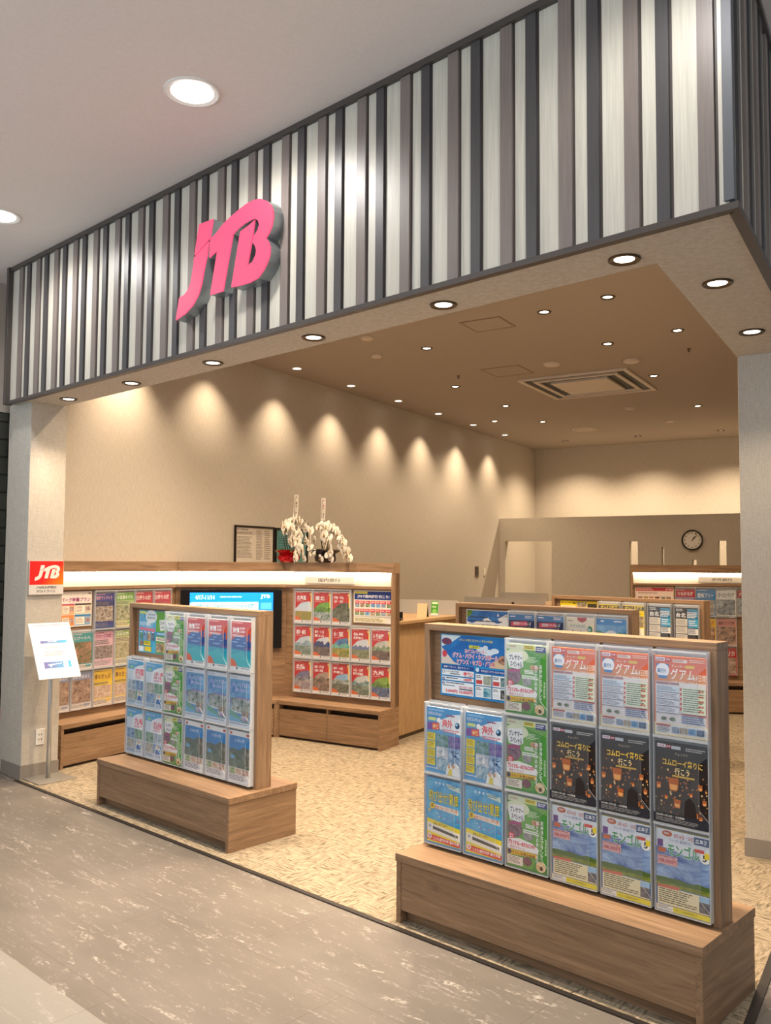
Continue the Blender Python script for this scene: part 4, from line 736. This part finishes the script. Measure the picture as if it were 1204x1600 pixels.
# ------------------------------------------------------------------ wall shelving
LEDM = glow((1.0, .86, .66), 45)
def wall_unit(label, org, ang, L, mL, mR, cols, x0, pitch, rows, where, kind='leaflets', drawers=2, endL=True, endR=True, sign=None):
    t = thing('wall_shelf', label, 'wall shelf', org, ang, 'wooden leaflet wall shelves')
    wx, wy, wz = wood('x'), wood('y'), wood('z'); dk = wood('x', 'inside')
    def mp(y0, y1, e0=0.0, e1=0.0): return [(-mL * y0 + e0, y0), (L + mR * y0 - e1, y0), (L + mR * y1 - e1, y1), (-mL * y1 + e0, y1)]
    D_ = .32; yp = .25
    mb = MB(); mb.prism(mp(0, D_), .306, .340, wx); mb.build('bench_top', t, bevel=.0015)
    e = .025
    for on, x in ((endL, 0), (endR, L - e)):
        mb = MB(); mb.box(x, x + e, .004, D_, 0, .306, wy); mb.build('end_board', t)
    mb = MB(); mb.box(e, L - e, .075, .09, .05, .306, dk); mb.build('bench_back', t)
    mb = MB(); mb.box(e, L - e, .03, .05, 0, .022, dk); mb.build('plinth', t)
    n = drawers; dw = (L - 2 * e) / n
    for i in range(n):
        mb = MB(); mb.box(e + i * dw + .002, e + (i + 1) * dw - .002, .006, .026, .022, .262, wx); mb.build('drawer_front', t, bevel=.001)
        if i:
            mb = MB(); mb.box(e + i * dw - .010, e + i * dw + .010, .012, .075, .262, .306, wz); mb.build('divider', t)
    mb = MB(); mb.prism(mp(yp, D_), .340, 1.53, wx if kind != 'leaflets' else wx); mb.build('back_panel', t)
    for on, x in ((endL, 0), (endR, L - .028)):
        if on:
            mb = MB(); mb.box(x, x + .028, yp - .035, D_ - .001, .340, 1.53, wz); mb.build('frame_stile', t, bevel=.0015)
    a0, a1 = (.028 if endL else 0), (.028 if endR else 0)
    mb = MB(); mb.prism(mp(yp - .035, yp, a0, a1), 1.382, 1.408, wx); mb.build('rail', t, bevel=.001)
    mb = MB(); mb.prism(mp(yp - .012, yp, a0, a1), 1.408, 1.53, plain('d9cfbf', .5)); mb.build('light_panel', t)
    mb = MB(); mb.prism(mp(.20, D_, -.0, -.0), 1.53, 1.62, wx); mb.build('hood', t, bevel=.0015)
    mb = MB(); mb.prism(mp(.206, .222, a0, a1), 1.522, 1.5295, LEDM); mb.build('led_strip', t)
    if sign:
        sx, txt, w = sign; s = Sheet(w, 62, .012, 'f0ebe0', 'e2dccf'); s.t_(txt, w * .28, 14, w * .72, 48, '4a443c', .012)
        o = link('sign_plate', s.done('sign_plate'), t, (sx, yp - .036, 1.425)); o['label'] = 'white category name plate with grey lettering'
    M = Matrix.Translation(org) @ Matrix.Rotation(ang, 4, 'Z')
    for r, row in enumerate(rows):
        zb = 1.370 - PHT - r * .325
        for c_, key in enumerate(row):
            if not key: continue
            lab, kk = (key if isinstance(key, tuple) else (None, key))
            link('pocket', POCKET, t, (x0 + (c_ + .5) * pitch, yp, zb))
            put_leaflet(D(kk), M, x0 + (c_ + .5) * pitch, yp - .022, zb + .001, lab, 'leaflet', f'leaflets on {where}', R(-.6))
    return t, M
angA = math.atan2(dS.y, dS.x); angB = PHI
colw = ORD
a_rows = [[None, None, ('navy blue leaflet with food photos, top row of left wall shelf', 'navy'), ('pale green leaflet with bowl photos, top row of left wall shelf', 'greenA'), ('red leaflet in the top row of the left wall shelf, fifth column', 'redA'), ('red leaflet in the top row of the left wall shelf, sixth column', 'redA')],
          [('teal jungle path leaflet nearest the left column', 'jungle'), ('teal jungle path leaflet under the pink park poster', 'jungle'), ('pink cruise leaflet in the middle row of the left wall shelf', 'pinkD'), ('beige bus tour leaflet in the middle row of the left wall shelf', 'beige'), ('beige bus tour leaflet, middle row, fifth column of left wall shelf', 'beige'), None],
          [('dusky street photo leaflet nearest the left column, bottom row', 'sunset'), ('dusky street photo leaflet, bottom row, second from the left column', 'sunset'), ('yellow leaflet in the bottom row of the left wall shelf', 'sunny'), ('yellow leaflet half hidden by the front left rack', 'sunny'), None, None]]
tA, MA = wall_unit('long wooden wall shelf along the left wall with lit hood', sk(-3.68, .965), angA, 1.335, 0, .414, 6, .030, .2225, a_rows, 'the left wall shelf', drawers=1, endR=False)
o = bpy.data.objects.new('poster', p_park()); COL.objects.link(o); o.matrix_world = MA @ Matrix.Translation((.262, .240, 1.078)); tag(o, 'pale poster with magenta title on the left wall shelf', 'poster')
def rg(name, row, col): return f'red area guide {name}, {row} row, {colw[col]} from left on domestic shelf'
b_rows = [[(rg('with snowy plain photo', 'top', 1), 'hokkaido'), (rg('with green trees photo', 'top', 2), 'tohoku'), (rg('with waterfall photo', 'top', 3), 'falls'), None, None],
          [(rg('with city skyline', 'middle', 1), 'tokyo'), (rg('with blue mountain', 'middle', 2), 'hakone'), (rg('with green bay', 'middle', 3), 'izu'), (rg('with distant peaks', 'middle', 4), 'shinshu'), (rg('with brown rocks', 'middle', 5), 'ise')],
          [(rg('with grey cliff', 'bottom', 1), 'hokuriku'), (rg('with brown temple', 'bottom', 2), 'kyoto'), (rg('with blue sky tower', 'bottom', 3), 'kobe'), (rg('with rocky coast', 'bottom', 4), 'sanin'), (rg('with green gorge', 'bottom', 5), 'kyushu')]]
tB, MB_ = wall_unit('wooden shelf of red area guides, jutting into the room', sk(-3.08, 2.88), angB, 1.13, .414, 0, 5, .018, .217, b_rows, 'the domestic travel shelf', drawers=2, endL=False, sign=(.43, '国内旅行', 560))
o = bpy.data.objects.new('poster', p_domestic()); COL.objects.link(o); o.matrix_world = MB_ @ Matrix.Translation((.895, .244, 1.072)); tag(o, 'navy headed poster of red guides, upper right of domestic shelf', 'poster')
a_, b_ = sk(-3.68, 2.30), sk(-3.08, 2.88); angD = math.atan2(b_.y - a_.y, b_.x - a_.x)
tD, MD = wall_unit('wooden corner cabinet with lit hood holding the television', a_, angD, (b_ - a_).length, .414, .414, 0, 0, .2, [], 'x', 'tv', drawers=1, endL=False, endR=False)
# television in the corner cabinet
tv = thing('television', 'black television with bright blue screen in the corner cabinet', 'television', MD @ Vector((.417, .244, .80)), angD)
mb = MB(); mb.box(-.475, .475, -.03, .004, 0, .56, plain('0c0b0d', .25)); mb.build('tv_body', tv, bevel=.004)
scr = lambda c: plain(c, .3, 0, .3, 1.6)
s = Sheet(780, 500, .004, '1f7fe0', '0c0b0d', scr); s.r(0, 0, 780, 90, '1a86ee'); s.t_('4/17-11/14', 50, 24, 230, 66, 'd8ecff', .02); s.g(280, 34, 560, 60, '9cccf8', 1, 2); s.t_('JTB', 660, 20, 750, 60, 'f0f6ff', .04)
s.p([(0, 100), (20, 90), (640, 90), (640, 170), (0, 170)], 'b8d8f8'); s.t_('レゴランド・ジャパン・リゾートへの旅', 26, 104, 600, 150, '2f86e4', .03); s.r(660, 96, 765, 160, '4aa0f0'); s.t_('名古屋', 260, 180, 520, 250, 'd8ecff', .03); s.r(600, 180, 770, 300, ('1f7a3a', '4ab05a', 20)); s.r(20, 170, 640, 178, 'e8e070'); s.r(30, 300, 560, 480, ('2f9ae8', '8ad0f8', 8))
link('screen', s.done('screen'), tv, (0, -.0345, .03))
# overseas shelf at the far right
Rang = R(33); ccr = Vector((math.cos(Rang), math.sin(Rang), 0)); orgR = Vector((-1.048, 6.473, 0)) - ccr * 1.0
r_rows = [[None, None, ('red and violet leaflet, top row of the overseas shelf', 'redB'), ('blue and grey leaflet, top row of the overseas shelf', 'blueB'), ('white leaflet with seascape, top row of the overseas shelf', 'white'), ('red headed leaflet, top row of overseas shelf behind the column', 'europe2')],
          [None, None, None, ('yellow leaflet, middle row of the overseas shelf', 'yellowB'), ('brown leaflet, middle row of the overseas shelf', 'asia'), None],
          [None, None, None, None, ('red leaflet, bottom row of the overseas shelf', 'america'), None]]
tR, MR = wall_unit('wooden overseas travel shelf with lit hood beside the right column', orgR, Rang, 1.75, 0, 0, 6, .05, .2185, r_rows, 'the overseas shelf', drawers=2, sign=(.99, '海外旅行', 500))
o = bpy.data.objects.new('poster', p_redhead()); COL.objects.link(o); o.matrix_world = MR @ Matrix.Translation((.262, .244, 1.07)); tag(o, 'cream poster with red heading on the overseas shelf', 'poster')

# ------------------------------------------------------------------ shop logo on the fascia
J1 = [(-1.377, 3.536), (-1.244, 3.532), (-1.27, 3.431), (-1.411, 3.364), (-1.417, 3.37)]
J2 = [(-1.418, 3.356), (-1.404, 3.357), (-1.282, 3.412), (-1.297, 3.329), (-1.308, 3.303), (-1.326, 3.245), (-1.344, 3.181), (-1.374, 3.125), (-1.426, 3.077), (-1.499, 3.043), (-1.591, 3.023), (-1.56, 3.149), (-1.511, 3.156), (-1.474, 3.178), (-1.451, 3.212), (-1.434, 3.269)]
TB = [(-1.268, 3.423), (-1.222, 3.44), (-1.152, 3.479), (-1.083, 3.502), (-1.018, 3.52), (-0.948, 3.536), (-0.879, 3.538), (-0.827, 3.528), (-0.777, 3.503), (-0.743, 3.471), (-0.725, 3.437), (-0.723, 3.404), (-0.733, 3.36), (-0.756, 3.327), (-0.781, 3.306), (-0.758, 3.279), (-0.745, 3.248), (-0.746, 3.216), (-0.761, 3.181), (-0.791, 3.144), (-0.84, 3.108), (-0.908, 3.098), (-0.989, 3.1), (-1.069, 3.106), (-0.997, 3.396), (-0.933, 3.409), (-0.876, 3.427), (-0.891, 3.343), (-0.901, 3.305), (-0.933, 3.193), (-0.89, 3.205), (-0.866, 3.234), (-0.859, 3.258), (-0.87, 3.287), (-0.893, 3.312), (-0.882, 3.339), (-0.852, 3.366), (-0.838, 3.392), (-0.847, 3.416), (-0.873, 3.435), (-0.91, 3.437), (-0.962, 3.432), (-1.015, 3.42), (-1.062, 3.398), (-1.142, 3.101), (-1.259, 3.103), (-1.2, 3.344), (-1.273, 3.317)]
pink = glow((1.0, .095, .215), .95, .12); can = plain('9aa0a2', .35, .6)
lg = thing('shop_logo', 'pink lit channel-letter shop logo on the striped fascia', 'sign', (-1.15, -.232, 3.02))
for nm, pts in (('letter_stroke', J1), ('letter_stroke', J2), ('letter_pair', TB)):
    pts2 = [(x + 1.15, z - 3.02) for x, z in pts]; M = Matrix(((1, 0, 0, 0), (0, 0, -1, 0), (0, 1, 0, 0), (0, 0, 0, 1)))
    mb = MB(); mb.prism(pts2, -.028, .045, can, M); b = mb.build(nm, lg)
    mb = MB(); mb.prism(pts2, .045, .053, pink, M); fc = mb.build('lit_face', b)

# ------------------------------------------------------------------ column sign, outlet, sign stand
def logo_flat(s, u, v, k, c):
    ax, az = -1.16, 3.28
    for pts in (J1, J2, TB): s.p([(u + (x - ax) * k, v - (z - az) * k) for x, z in pts], c)
s = Sheet(272, 256, .018, 'd9d3cb', 'b8b2aa'); m, nt, b = new_mat('red_to_orange_print')
v = coords(nt, (1, 1, 1)); sp = N(nt, 'ShaderNodeSeparateXYZ'); nt.links.new(v, sp.inputs[0]); sub = N(nt, 'ShaderNodeMath', operation='SUBTRACT'); nt.links.new(sp.outputs[0], sub.inputs[0]); nt.links.new(sp.outputs[2], sub.inputs[1])
rp = ramp(nt, [(.0, hexc('e0201e')), (1.0, hexc('f08a10'))]); mr = N(nt, 'ShaderNodeMapRange'); mr.inputs[1].default_value = -.13; mr.inputs[2].default_value = .06; nt.links.new(sub.outputs[0], mr.inputs[0]); nt.links.new(mr.outputs[0], rp.inputs[0]); nt.links.new(rp.outputs[0], b.inputs['Base Color']); b.inputs['Roughness'].default_value = .35
s.r(2, 2, 270, 182, m); logo_flat(s, 140, 92, 232, 'f6e6dc'); s.t_('JTB総合提携店', 56, 192, 216, 214, '4a4640', .01); s.t_('NTAトラベル', 62, 220, 208, 242, '4a4640', .01)
tag(link('column_sign', s.done('column_sign'), None, (-3.711, .021, 1.364), math.pi / 2), 'square red and white shop sign on the left column', 'sign')
t = thing('wall_outlet', 'white double power outlet low on the left column', 'power outlet', (-3.73, .012, .235), math.pi / 2)
mb = MB(); mb.box(-.034, .034, -.008, 0, 0, .118, plain('dedbd4', .4)); mb.build('cover_plate', t, bevel=.002)
for z in (.034, .070):
    mb = MB(); mb.box(-.012, -.008, -.0095, -.008, z, z + .014, black); mb.box(.008, .012, -.0095, -.008, z, z + .014, black); mb.build('socket', t)
t = thing('sign_stand', 'white slanted notice stand beside the left column', 'sign stand', (-3.606, .03, 0))
mb = MB(); mb.box(-.145, .145, -.145, .145, 0, .008, plain('a8a49c', .35, .6)); mb.build('base_plate', t, bevel=.002)
mb = MB(); mb.tube([(0, -.005, .008), (0, -.005, 1.085)], .016, plain('c4c4c2', .3, .5), 16); mb.build('pole', t, smooth=True)
grad, nt, b = new_mat('violet_to_cyan_print'); v = coords(nt, (1, 1, 1)); sp = N(nt, 'ShaderNodeSeparateXYZ'); nt.links.new(v, sp.inputs[0]); mr = N(nt, 'ShaderNodeMapRange'); mr.inputs[1].default_value = -.11; mr.inputs[2].default_value = .11; nt.links.new(sp.outputs[0], mr.inputs[0]); rp = ramp(nt, [(.0, hexc('5a4a9a')), (1.0, hexc('2aa8dc'))]); nt.links.new(mr.outputs[0], rp.inputs[0]); nt.links.new(rp.outputs[0], b.inputs['Base Color']); b.inputs['Roughness'].default_value = .4
s = Sheet(312, 449, .012, 'f6f5f2', 'e8e6e2'); s.r(24, 16, 296, 22, '8a8686'); s.t_('NTA', 138, 78, 182, 92, 'b4b0b4', .0); s.r(62, 146, 262, 168, grad); s.g(118, 152, 210, 162, 'f4f6fa', 1, 2); s.g(90, 200, 240, 212, 'a09ca0', 1, 3); s.g(74, 234, 250, 276, 'a09ca0', 3, 4); s.r(56, 316, 260, 368, grad); s.r(200, 320, 236, 364, 'f4f4f2'); s.p([(82, 338), (188, 330), (188, 336), (116, 342), (106, 362), (94, 346)], 'e6e8f4'); s.g(120, 410, 226, 418, 'a8a4a8', 1, 5)
o = link('notice_panel', s.done('notice_panel'), t); o.rotation_euler = (R(-30.5), 0, R(90 - 2.8)); o.location = (.216, -.039, .767)
# fire extinguisher in the alcove
t = thing('fire_extinguisher', 'red fire extinguisher left of the left column', 'fire extinguisher', (-4.312, .0, 0))
mb = MB(); mb.lathe([(.066, 0), (.074, .01), (.074, .36), (.06, .41), (.03, .44), (.02, .46)], plain('b81418', .3), 24, close=True); mb.build('cylinder_body', t, smooth=True)
mb = MB(); mb.box(-.02, .02, -.02, .02, .46, .50, plain('2a2a2a', .4)); mb.box(-.012, .012, -.08, .03, .50, .515, plain('2a2a2a', .4)); mb.build('valve', t, bevel=.002)
mb = MB(); mb.box(.0, .012, -.03, .035, .455, .50, plain('e8d02c', .5)); mb.build('safety_tag', t)

# ------------------------------------------------------------------ notices on the left wall, wall devices, clock
def framed(label, q0, q1, z0, z1, face, seed, kind):
    w, h = (q1 - q0), (z1 - z0); t = thing('framed_notice', label, 'notice', sk(-3.999, (q0 + q1) / 2, z0), angA, 'framed wall notices')
    mb = MB(); f = .020; fm = plain('1c1410', .4)
    for a in ((-w / 2, w / 2, 0, f), (-w / 2, w / 2, h - f, h), (-w / 2, -w / 2 + f, f, h - f), (w / 2 - f, w / 2, f, h - f)): mb.box(a[0], a[1], -.02, 0, a[2], a[3], fm)
    mb.build('frame', t, bevel=.002)
    W_, H_ = (w - 2 * f) * 1000, (h - 2 * f) * 1000; s = Sheet(W_, H_, .006, face, 'cfc8bc')
    if kind == 0:
        s.t_('旅行業約款', 14, 16, W_ * .32, 32, '3a3430', .02); s.g(14, 46, W_ * .46, 78, '8a8278', 3, seed); s.g(20, 96, W_ * .46, H_ - 40, '8f877c', 16, seed + 1); s.r(W_ * .50, 10, W_ * .502, H_ - 10, 'b8b0a4'); s.g(W_ * .54, 26, W_ * .72, H_ - 20, '968e84', 20, seed + 2); s.g(W_ * .76, 26, W_ * .94, H_ - 20, '968e84', 14, seed + 3)
    else:
        s.t_('登録票', W_ * .4, 24, W_ * .6, 48, '2a3a3a', .02); s.r(20, 70, W_ - 20, 74, '3a5a5a'); s.g(30, 90, W_ - 30, H_ - 40, '3f6464', 12, seed)
    link('notice_sheet', s.done('notice_sheet'), t, (0, -.008, f)); return t
framed('black framed white notice on the left wall above the shelf', 3.295, 3.945, 1.60, 2.005, 'd8d0c4', 3, 0)
framed('black framed teal notice on the left wall behind the orchids', 3.965, 4.56, 1.60, 2.000, '5f9a9c', 5, 1)
t = thing('wall_intercom', 'dark recessed wall box on the left wall', 'intercom', sk(-3.999, 9.13, 1.41), angA); mb = MB(); mb.box(-.06, .06, -.012, 0, 0, .17, plain('6a5a4a', .4)); mb.build('housing', t, bevel=.003); mb = MB(); mb.box(-.045, .045, -.016, -.012, .03, .15, plain('2f261e', .3)); mb.build('display', t)
t = thing('light_switch', 'white light switch plate on the left wall', 'light switch', sk(-3.999, 9.42, 1.42), angA); mb = MB(); mb.box(-.035, .035, -.008, 0, 0, .12, plain('d8d0c4', .4)); mb.build('switch_plate', t, bevel=.002); mb = MB(); mb.box(-.014, .014, -.012, -.008, .03, .09, plain('e6e0d6', .4)); mb.build('rocker', t)
ck = thing('wall_clock', 'round dark-rimmed wall clock on the office screen wall', 'clock', sk(-.845, qo - .001, 1.995), PHI)
MY = Matrix.Rotation(R(90), 4, 'X')
mb = MB(); mb.lathe([(.130, 0), (.152, .002), (.156, .02), (.150, .034), (.138, .036), (.134, .02)], plain('1f1a18', .35), 48, MY); mb.build('rim', ck, smooth=True)
mb = MB(); mb.lathe([(.137, .016), (.001, .016)], plain('ece8e0', .5), 48, MY); mb.build('dial', ck)
for i in range(12):
    a = math.pi / 2 - i * math.pi / 6; x, z = .108 * math.cos(a), .108 * math.sin(a); g, fs = glyphs(str(12 if i == 0 else i), .01)
    mb = MB(); w = .018 if i not in (0, 10, 11) else .026; mb.add([(x + (u - .5) * w, -.0168, z + (v_ - .5) * .026) for u, v_ in g], fs, plain('3a3632', .5)); mb.build('numeral', ck)
for nm, ang, L, w in (('hour_hand', R(90 - 33), .068, .0045), ('minute_hand', R(90 - 44), .104, .003)):
    mb = MB(); M = Matrix.Rotation(-ang, 4, 'Y'); mb.box(-.015, L, -.0215, -.019, -w, w, black, M); mb.build(nm, ck)

# ------------------------------------------------------------------ counter, dividers and what stands on it
t = thing('reception_counter', 'pale wooden reception counter behind the domestic travel shelf', 'counter', sk(-2.02, 3.22), angA)
wp_ = wood('x', 'pale')
mb = MB(); mb.box(0, 5.2, .03, .62, .04, 1.06, wood('z', 'pale')); mb.build('counter_body', t, bevel=.002)
mb = MB(); mb.box(0, 5.2, .055, .6, 0, .04, plain('6a5a48', .5)); mb.build('plinth', t)
mb = MB(); mb.box(-.0, 5.22, -.03, .66, 1.06, 1.088, wp_); mb.build('counter_top', t, bevel=.002)
frost = clear_plastic('frosted_divider', (.60, .57, .53), .05, .40)
for i, (p0, p1, q, z0, z1, lab) in enumerate([(-2.72, -2.005, 4.5, 1.088, 1.236, 'frosted counter divider nearest the domestic shelf'), (-3.17, -2.02, 7.0, 1.088, 1.178, 'frosted counter divider farther along the counter'), (-3.25, -2.5, 8.38, 1.088, 1.20, 'frosted counter divider at the far counter end')]):
    d_ = thing('counter_divider', lab, 'divider', sk(p0, q, z0), PHI, 'frosted counter dividers'); w, h = p1 - p0, z1 - z0
    mb = MB(); pts = [(0, 0), (w, 0), (w, h - .02), (w - .02, h), (.02, h), (0, h - .02)]; mb.prism(pts, 0, .008, frost, Matrix(((1, 0, 0, 0), (0, 0, -1, .004), (0, 1, 0, 0), (0, 0, 0, 1))), plain('cbb89c', .4)); mb.build('panel', d_)
    mb = MB(); mb.box(w * .6, w * .6 + .03, -.012, .012, 0, .035, plain('2a2522', .4)); mb.build('clip', d_)
ct = sk(-2.20, 3.98, 1.088)
t = thing('tent_card', 'kraft brown tent card with black side on the counter', 'tent card', ct, PHI + R(18))
MT = Matrix(((0, 0, 1, 0), (1, 0, 0, 0), (0, 1, 0, 0), (0, 0, 0, 1)))
mb = MB(); mb.add([(0, -.055, 0), (.10, -.055, 0), (.10, -.002, .135), (0, -.002, .135), (0, -.051, 0), (.10, -.051, 0), (.10, .0, .131), (0, .0, .131)], [(0, 1, 2, 3), (7, 6, 5, 4), (0, 4, 5, 1), (1, 5, 6, 2), (2, 6, 7, 3), (3, 7, 4, 0)], plain('bfa27c', .6)); mb.build('front_leaf', t)
mb = MB(); mb.add([(0, .055, 0), (.10, .055, 0), (.10, .002, .135), (0, .002, .135), (0, .051, 0), (.10, .051, 0), (.10, .0, .131), (0, .0, .131)], [(3, 2, 1, 0), (4, 5, 6, 7), (1, 5, 4, 0), (2, 6, 5, 1), (3, 7, 6, 2), (0, 4, 7, 3)], plain('221c18', .6)); mb.build('rear_leaf', t)
mb = MB(); mb.box(.035, .065, -.052, -.0, .095, .10, plain('7a5a3a', .6), Matrix.Translation((0, -.004, 0))); 
t = thing('leaflet_stand', 'small clear stand with green leaflet on the counter', 'leaflet stand', sk(-2.18, 4.22, 1.088), PHI)
mb = MB(); mb.box(0, .09, -.05, .02, 0, .012, ACE); mb.build('stand_base', t)
s = Sheet(80, 140, .004, '4fa03c', 'd8e0d0'); s.r(8, 10, 72, 30, 'e8f0d8'); s.g(10, 50, 70, 70, 'e4f2dc', 2, 2); s.e(40, 104, 24, 24, '8ac86a'); s.r(0, 124, 80, 140, 'e4e0d0'); o = link('green_card', s.done('green_card'), t, (.045, -.015, .012)); o.rotation_euler = (R(-8), 0, 0)
mb = MB()
t = thing('calculator', 'black desk device at the near end of the counter', 'desk device', sk(-2.12, 3.42, 1.088), PHI + R(20))
mb = MB(); mb.box(-.05, .06, -.06, .06, 0, .02, plain('1c1a1a', .35)); mb.build('housing', t, bevel=.004)
mb = MB(); mb.box(-.05, .06, .02, .035, .02, .085, plain('151414', .3), Matrix.Rotation(R(-12), 4, 'X')); mb.build('display', t, bevel=.003)

# ------------------------------------------------------------------ orchids on the shelf hood
petal = plain('e9e2d4', .6); lipm = plain('9a7a3a', .5); stemm = plain('2f2a1c', .5); foil = plain('b0101c', .22, .55); leafm = plain('33502a', .45)
def flower_mesh(k):
    rd = random.Random(k); mb = MB()
    for ang, L, w in ((R(0), .036, .030), (R(180), .036, .030), (R(90), .032, .020), (R(218), .030, .018), (R(322), .030, .018)):
        pts = []; n = 9
        for i in range(n):
            a = 2 * math.pi * i / n; x = L * .5 + L * .52 * math.cos(a); y = w * .62 * math.sin(a) * (1.1 if x > L * .4 else .8)
            X = x * math.cos(ang) - y * math.sin(ang); Z = x * math.sin(ang) + y * math.cos(ang); pts.append((X, -.004 + .09 * (abs(x) * .12) + .10 * y * y * 20 * .1, Z))
        c0 = (L * .5 * math.cos(ang), -.0075, L * .5 * math.sin(ang)); m_ = len(pts)
        back = [(p[0], p[1] + .0014, p[2]) for p in pts]
        mb.add([c0] + pts, [(0, 1 + i, 1 + (i + 1) % m_) for i in range(m_)], petal)
        mb.add([(c0[0], c0[1] + .0014, c0[2])] + back, [(0, 1 + (i + 1) % m_, 1 + i) for i in range(m_)], petal)
        mb.add(pts + back, [(i, m_ + i, m_ + (i + 1) % m_, (i + 1) % m_) for i in range(m_)], petal)
    mb.add([(0, -.016, .004), (.007, -.010, -.004), (0, -.012, -.013), (-.007, -.010, -.004), (0, -.003, -.002)], [(0, 3, 2, 1), (0, 1, 4), (1, 2, 4), (2, 3, 4), (3, 0, 4)], lipm)
    return mb.mesh('flower')
FLW = [flower_mesh(i) for i in range(2)]
def bez(p0, p1, p2, p3, n=14):
    o = []
    for i in range(n + 1):
        t = i / n; o.append(Vector(p0) * (1 - t) ** 3 + Vector(p1) * 3 * t * (1 - t) ** 2 + Vector(p2) * 3 * t * t * (1 - t) + Vector(p3) * t ** 3)
    return o
def orchid(label, pq, stems, seed, nfl, foil=foil):
    t = thing('potted_orchid', label, 'orchid', sk(pq[0], pq[1], 1.62), PHI, 'white orchids on the shelf hood'); rd = random.Random(seed)
    mb = MB(); mb.lathe([(.07, 0), (.095, .015), (.105, .05), (.085, .08), (.115, .10), (.135, .118), (.10, .112), (.06, .10)], foil, 26, None, lambda i, k: 1 + rd.uniform(-.10, .10) * (1 if i > 1 else .4)); mb.build('foil_wrap', t)
    mb = MB()
    for a in range(5):
        an = a * 1.26 + seed; d = Vector((math.cos(an), math.sin(an), 0)); n_ = Vector((-d.y, d.x, 0))
        L = [(d * (.01 + .028 * i)) + Vector((0, 0, .09 + .028 * i - .0055 * i * i)) for i in range(6)]; ws = (.008, .016, .02, .019, .013, .003)
        vs = [p + n_ * w for p, w in zip(L, ws)] + [p - n_ * w for p, w in zip(L, ws)]; mb.add(vs, [(i, i + 1, i + 7, i + 6) for i in range(5)], leafm)
    o = mb.build('leaves', t); o.modifiers.new('thick', 'SOLIDIFY').thickness = .002
    for st in stems:
        pts = bez(*st); mb = MB(); mb.tube(pts, .0042, stemm, 7, .0022); mb.build('stem', t, smooth=True); n = nfl
        for i in range(n):
            f = .30 + .70 * i / (n - 1); j = f * (len(pts) - 1); a = pts[int(min(j, len(pts) - 2))].lerp(pts[int(min(j, len(pts) - 2)) + 1], j - int(min(j, len(pts) - 2)))
            o = link('flower', FLW[i % 2], t); o.location = a + Vector((rd.uniform(-.022, .022), -.02 + rd.uniform(-.02, .012), rd.uniform(-.03, .012))); o.rotation_euler = (R(rd.uniform(-24, 16)), R(rd.uniform(-22, 22)), R(-32 + rd.uniform(-38, 32))); sc_ = rd.uniform(1.35, 1.8); o.scale = (sc_, sc_, sc_)
            o.location.z = max(o.location.z, .036)
    return t
orchid('white orchid in red foil, arching right from the left pot', (-3.13, 3.10), [
    ((-.03, 0, .10), (-.14, -.02, .42), (.06, -.03, .52), (.40, -.04, .02)), ((.0, -.01, .10), (-.10, -.03, .40), (.16, -.05, .44), (.25, -.05, .03)), ((.03, .01, .10), (.02, 0, .30), (.12, -.06, .34), (.16, -.06, .05)), ((.0, .02, .1), (-.05, 0, .5), (.2, 0, .52), (.34, -.02, .20))], 3, 16)
orchid('white orchid whose pot hides behind its drooping flowers', (-2.72, 3.13), [
    ((-.02, 0, .10), (-.16, -.02, .46), (.14, -.04, .42), (.36, -.06, .03)), ((.01, 0, .10), (-.04, -.02, .42), (.20, -.05, .40), (.28, -.06, .04)), ((.02, .01, .1), (.0, -.02, .32), (.10, -.08, .30), (.12, -.08, .04))], 8, 16, plain('2a1712', .4))
def stake(label, p, q, z0, z1, w, tilt, seed):
    t = thing('name_plaque', label, 'plaque', sk(p, q, 1.70), PHI, 'white plaques in the orchids'); mb = MB(); mb.tube([(0, .004, 0), (tilt * .3, .004, z0 - 1.70)], .003, stemm, 6); mb.build('stake', t)
    s = Sheet(w * 1000, (z1 - z0) * 1000, .004, 'ddd5c8', 'cfc6b8'); H = (z1 - z0) * 1000; W_ = w * 1000
    s.v_('祝御開店', W_ * .50, 14, W_ * .3, H * .115, 'b0485a' if seed == 1 else '4a4038', .03); s.g(W_ * .2, 20, W_ * .36, H - 20, '6a6058', 22, seed, .8)
    s.v_('御贈呈', W_ * .52, H * .56, W_ * .28, H * .115, '4a4038', .02)
    o = link('plaque_board', s.done('plaque_board'), t, (tilt * .3, 0, z0 - 1.70)); o.rotation_euler = (0, tilt, R(-20)); return t
stake('white upright plaque above the left orchid, left of the two', -3.11, 3.14, 2.03, 2.275, .072, .06, 2)
stake('white upright plaque between the orchids, right of the two', -2.785, 3.15, 2.02, 2.232, .068, .04, 1)
bpy.context.view_layer.update()
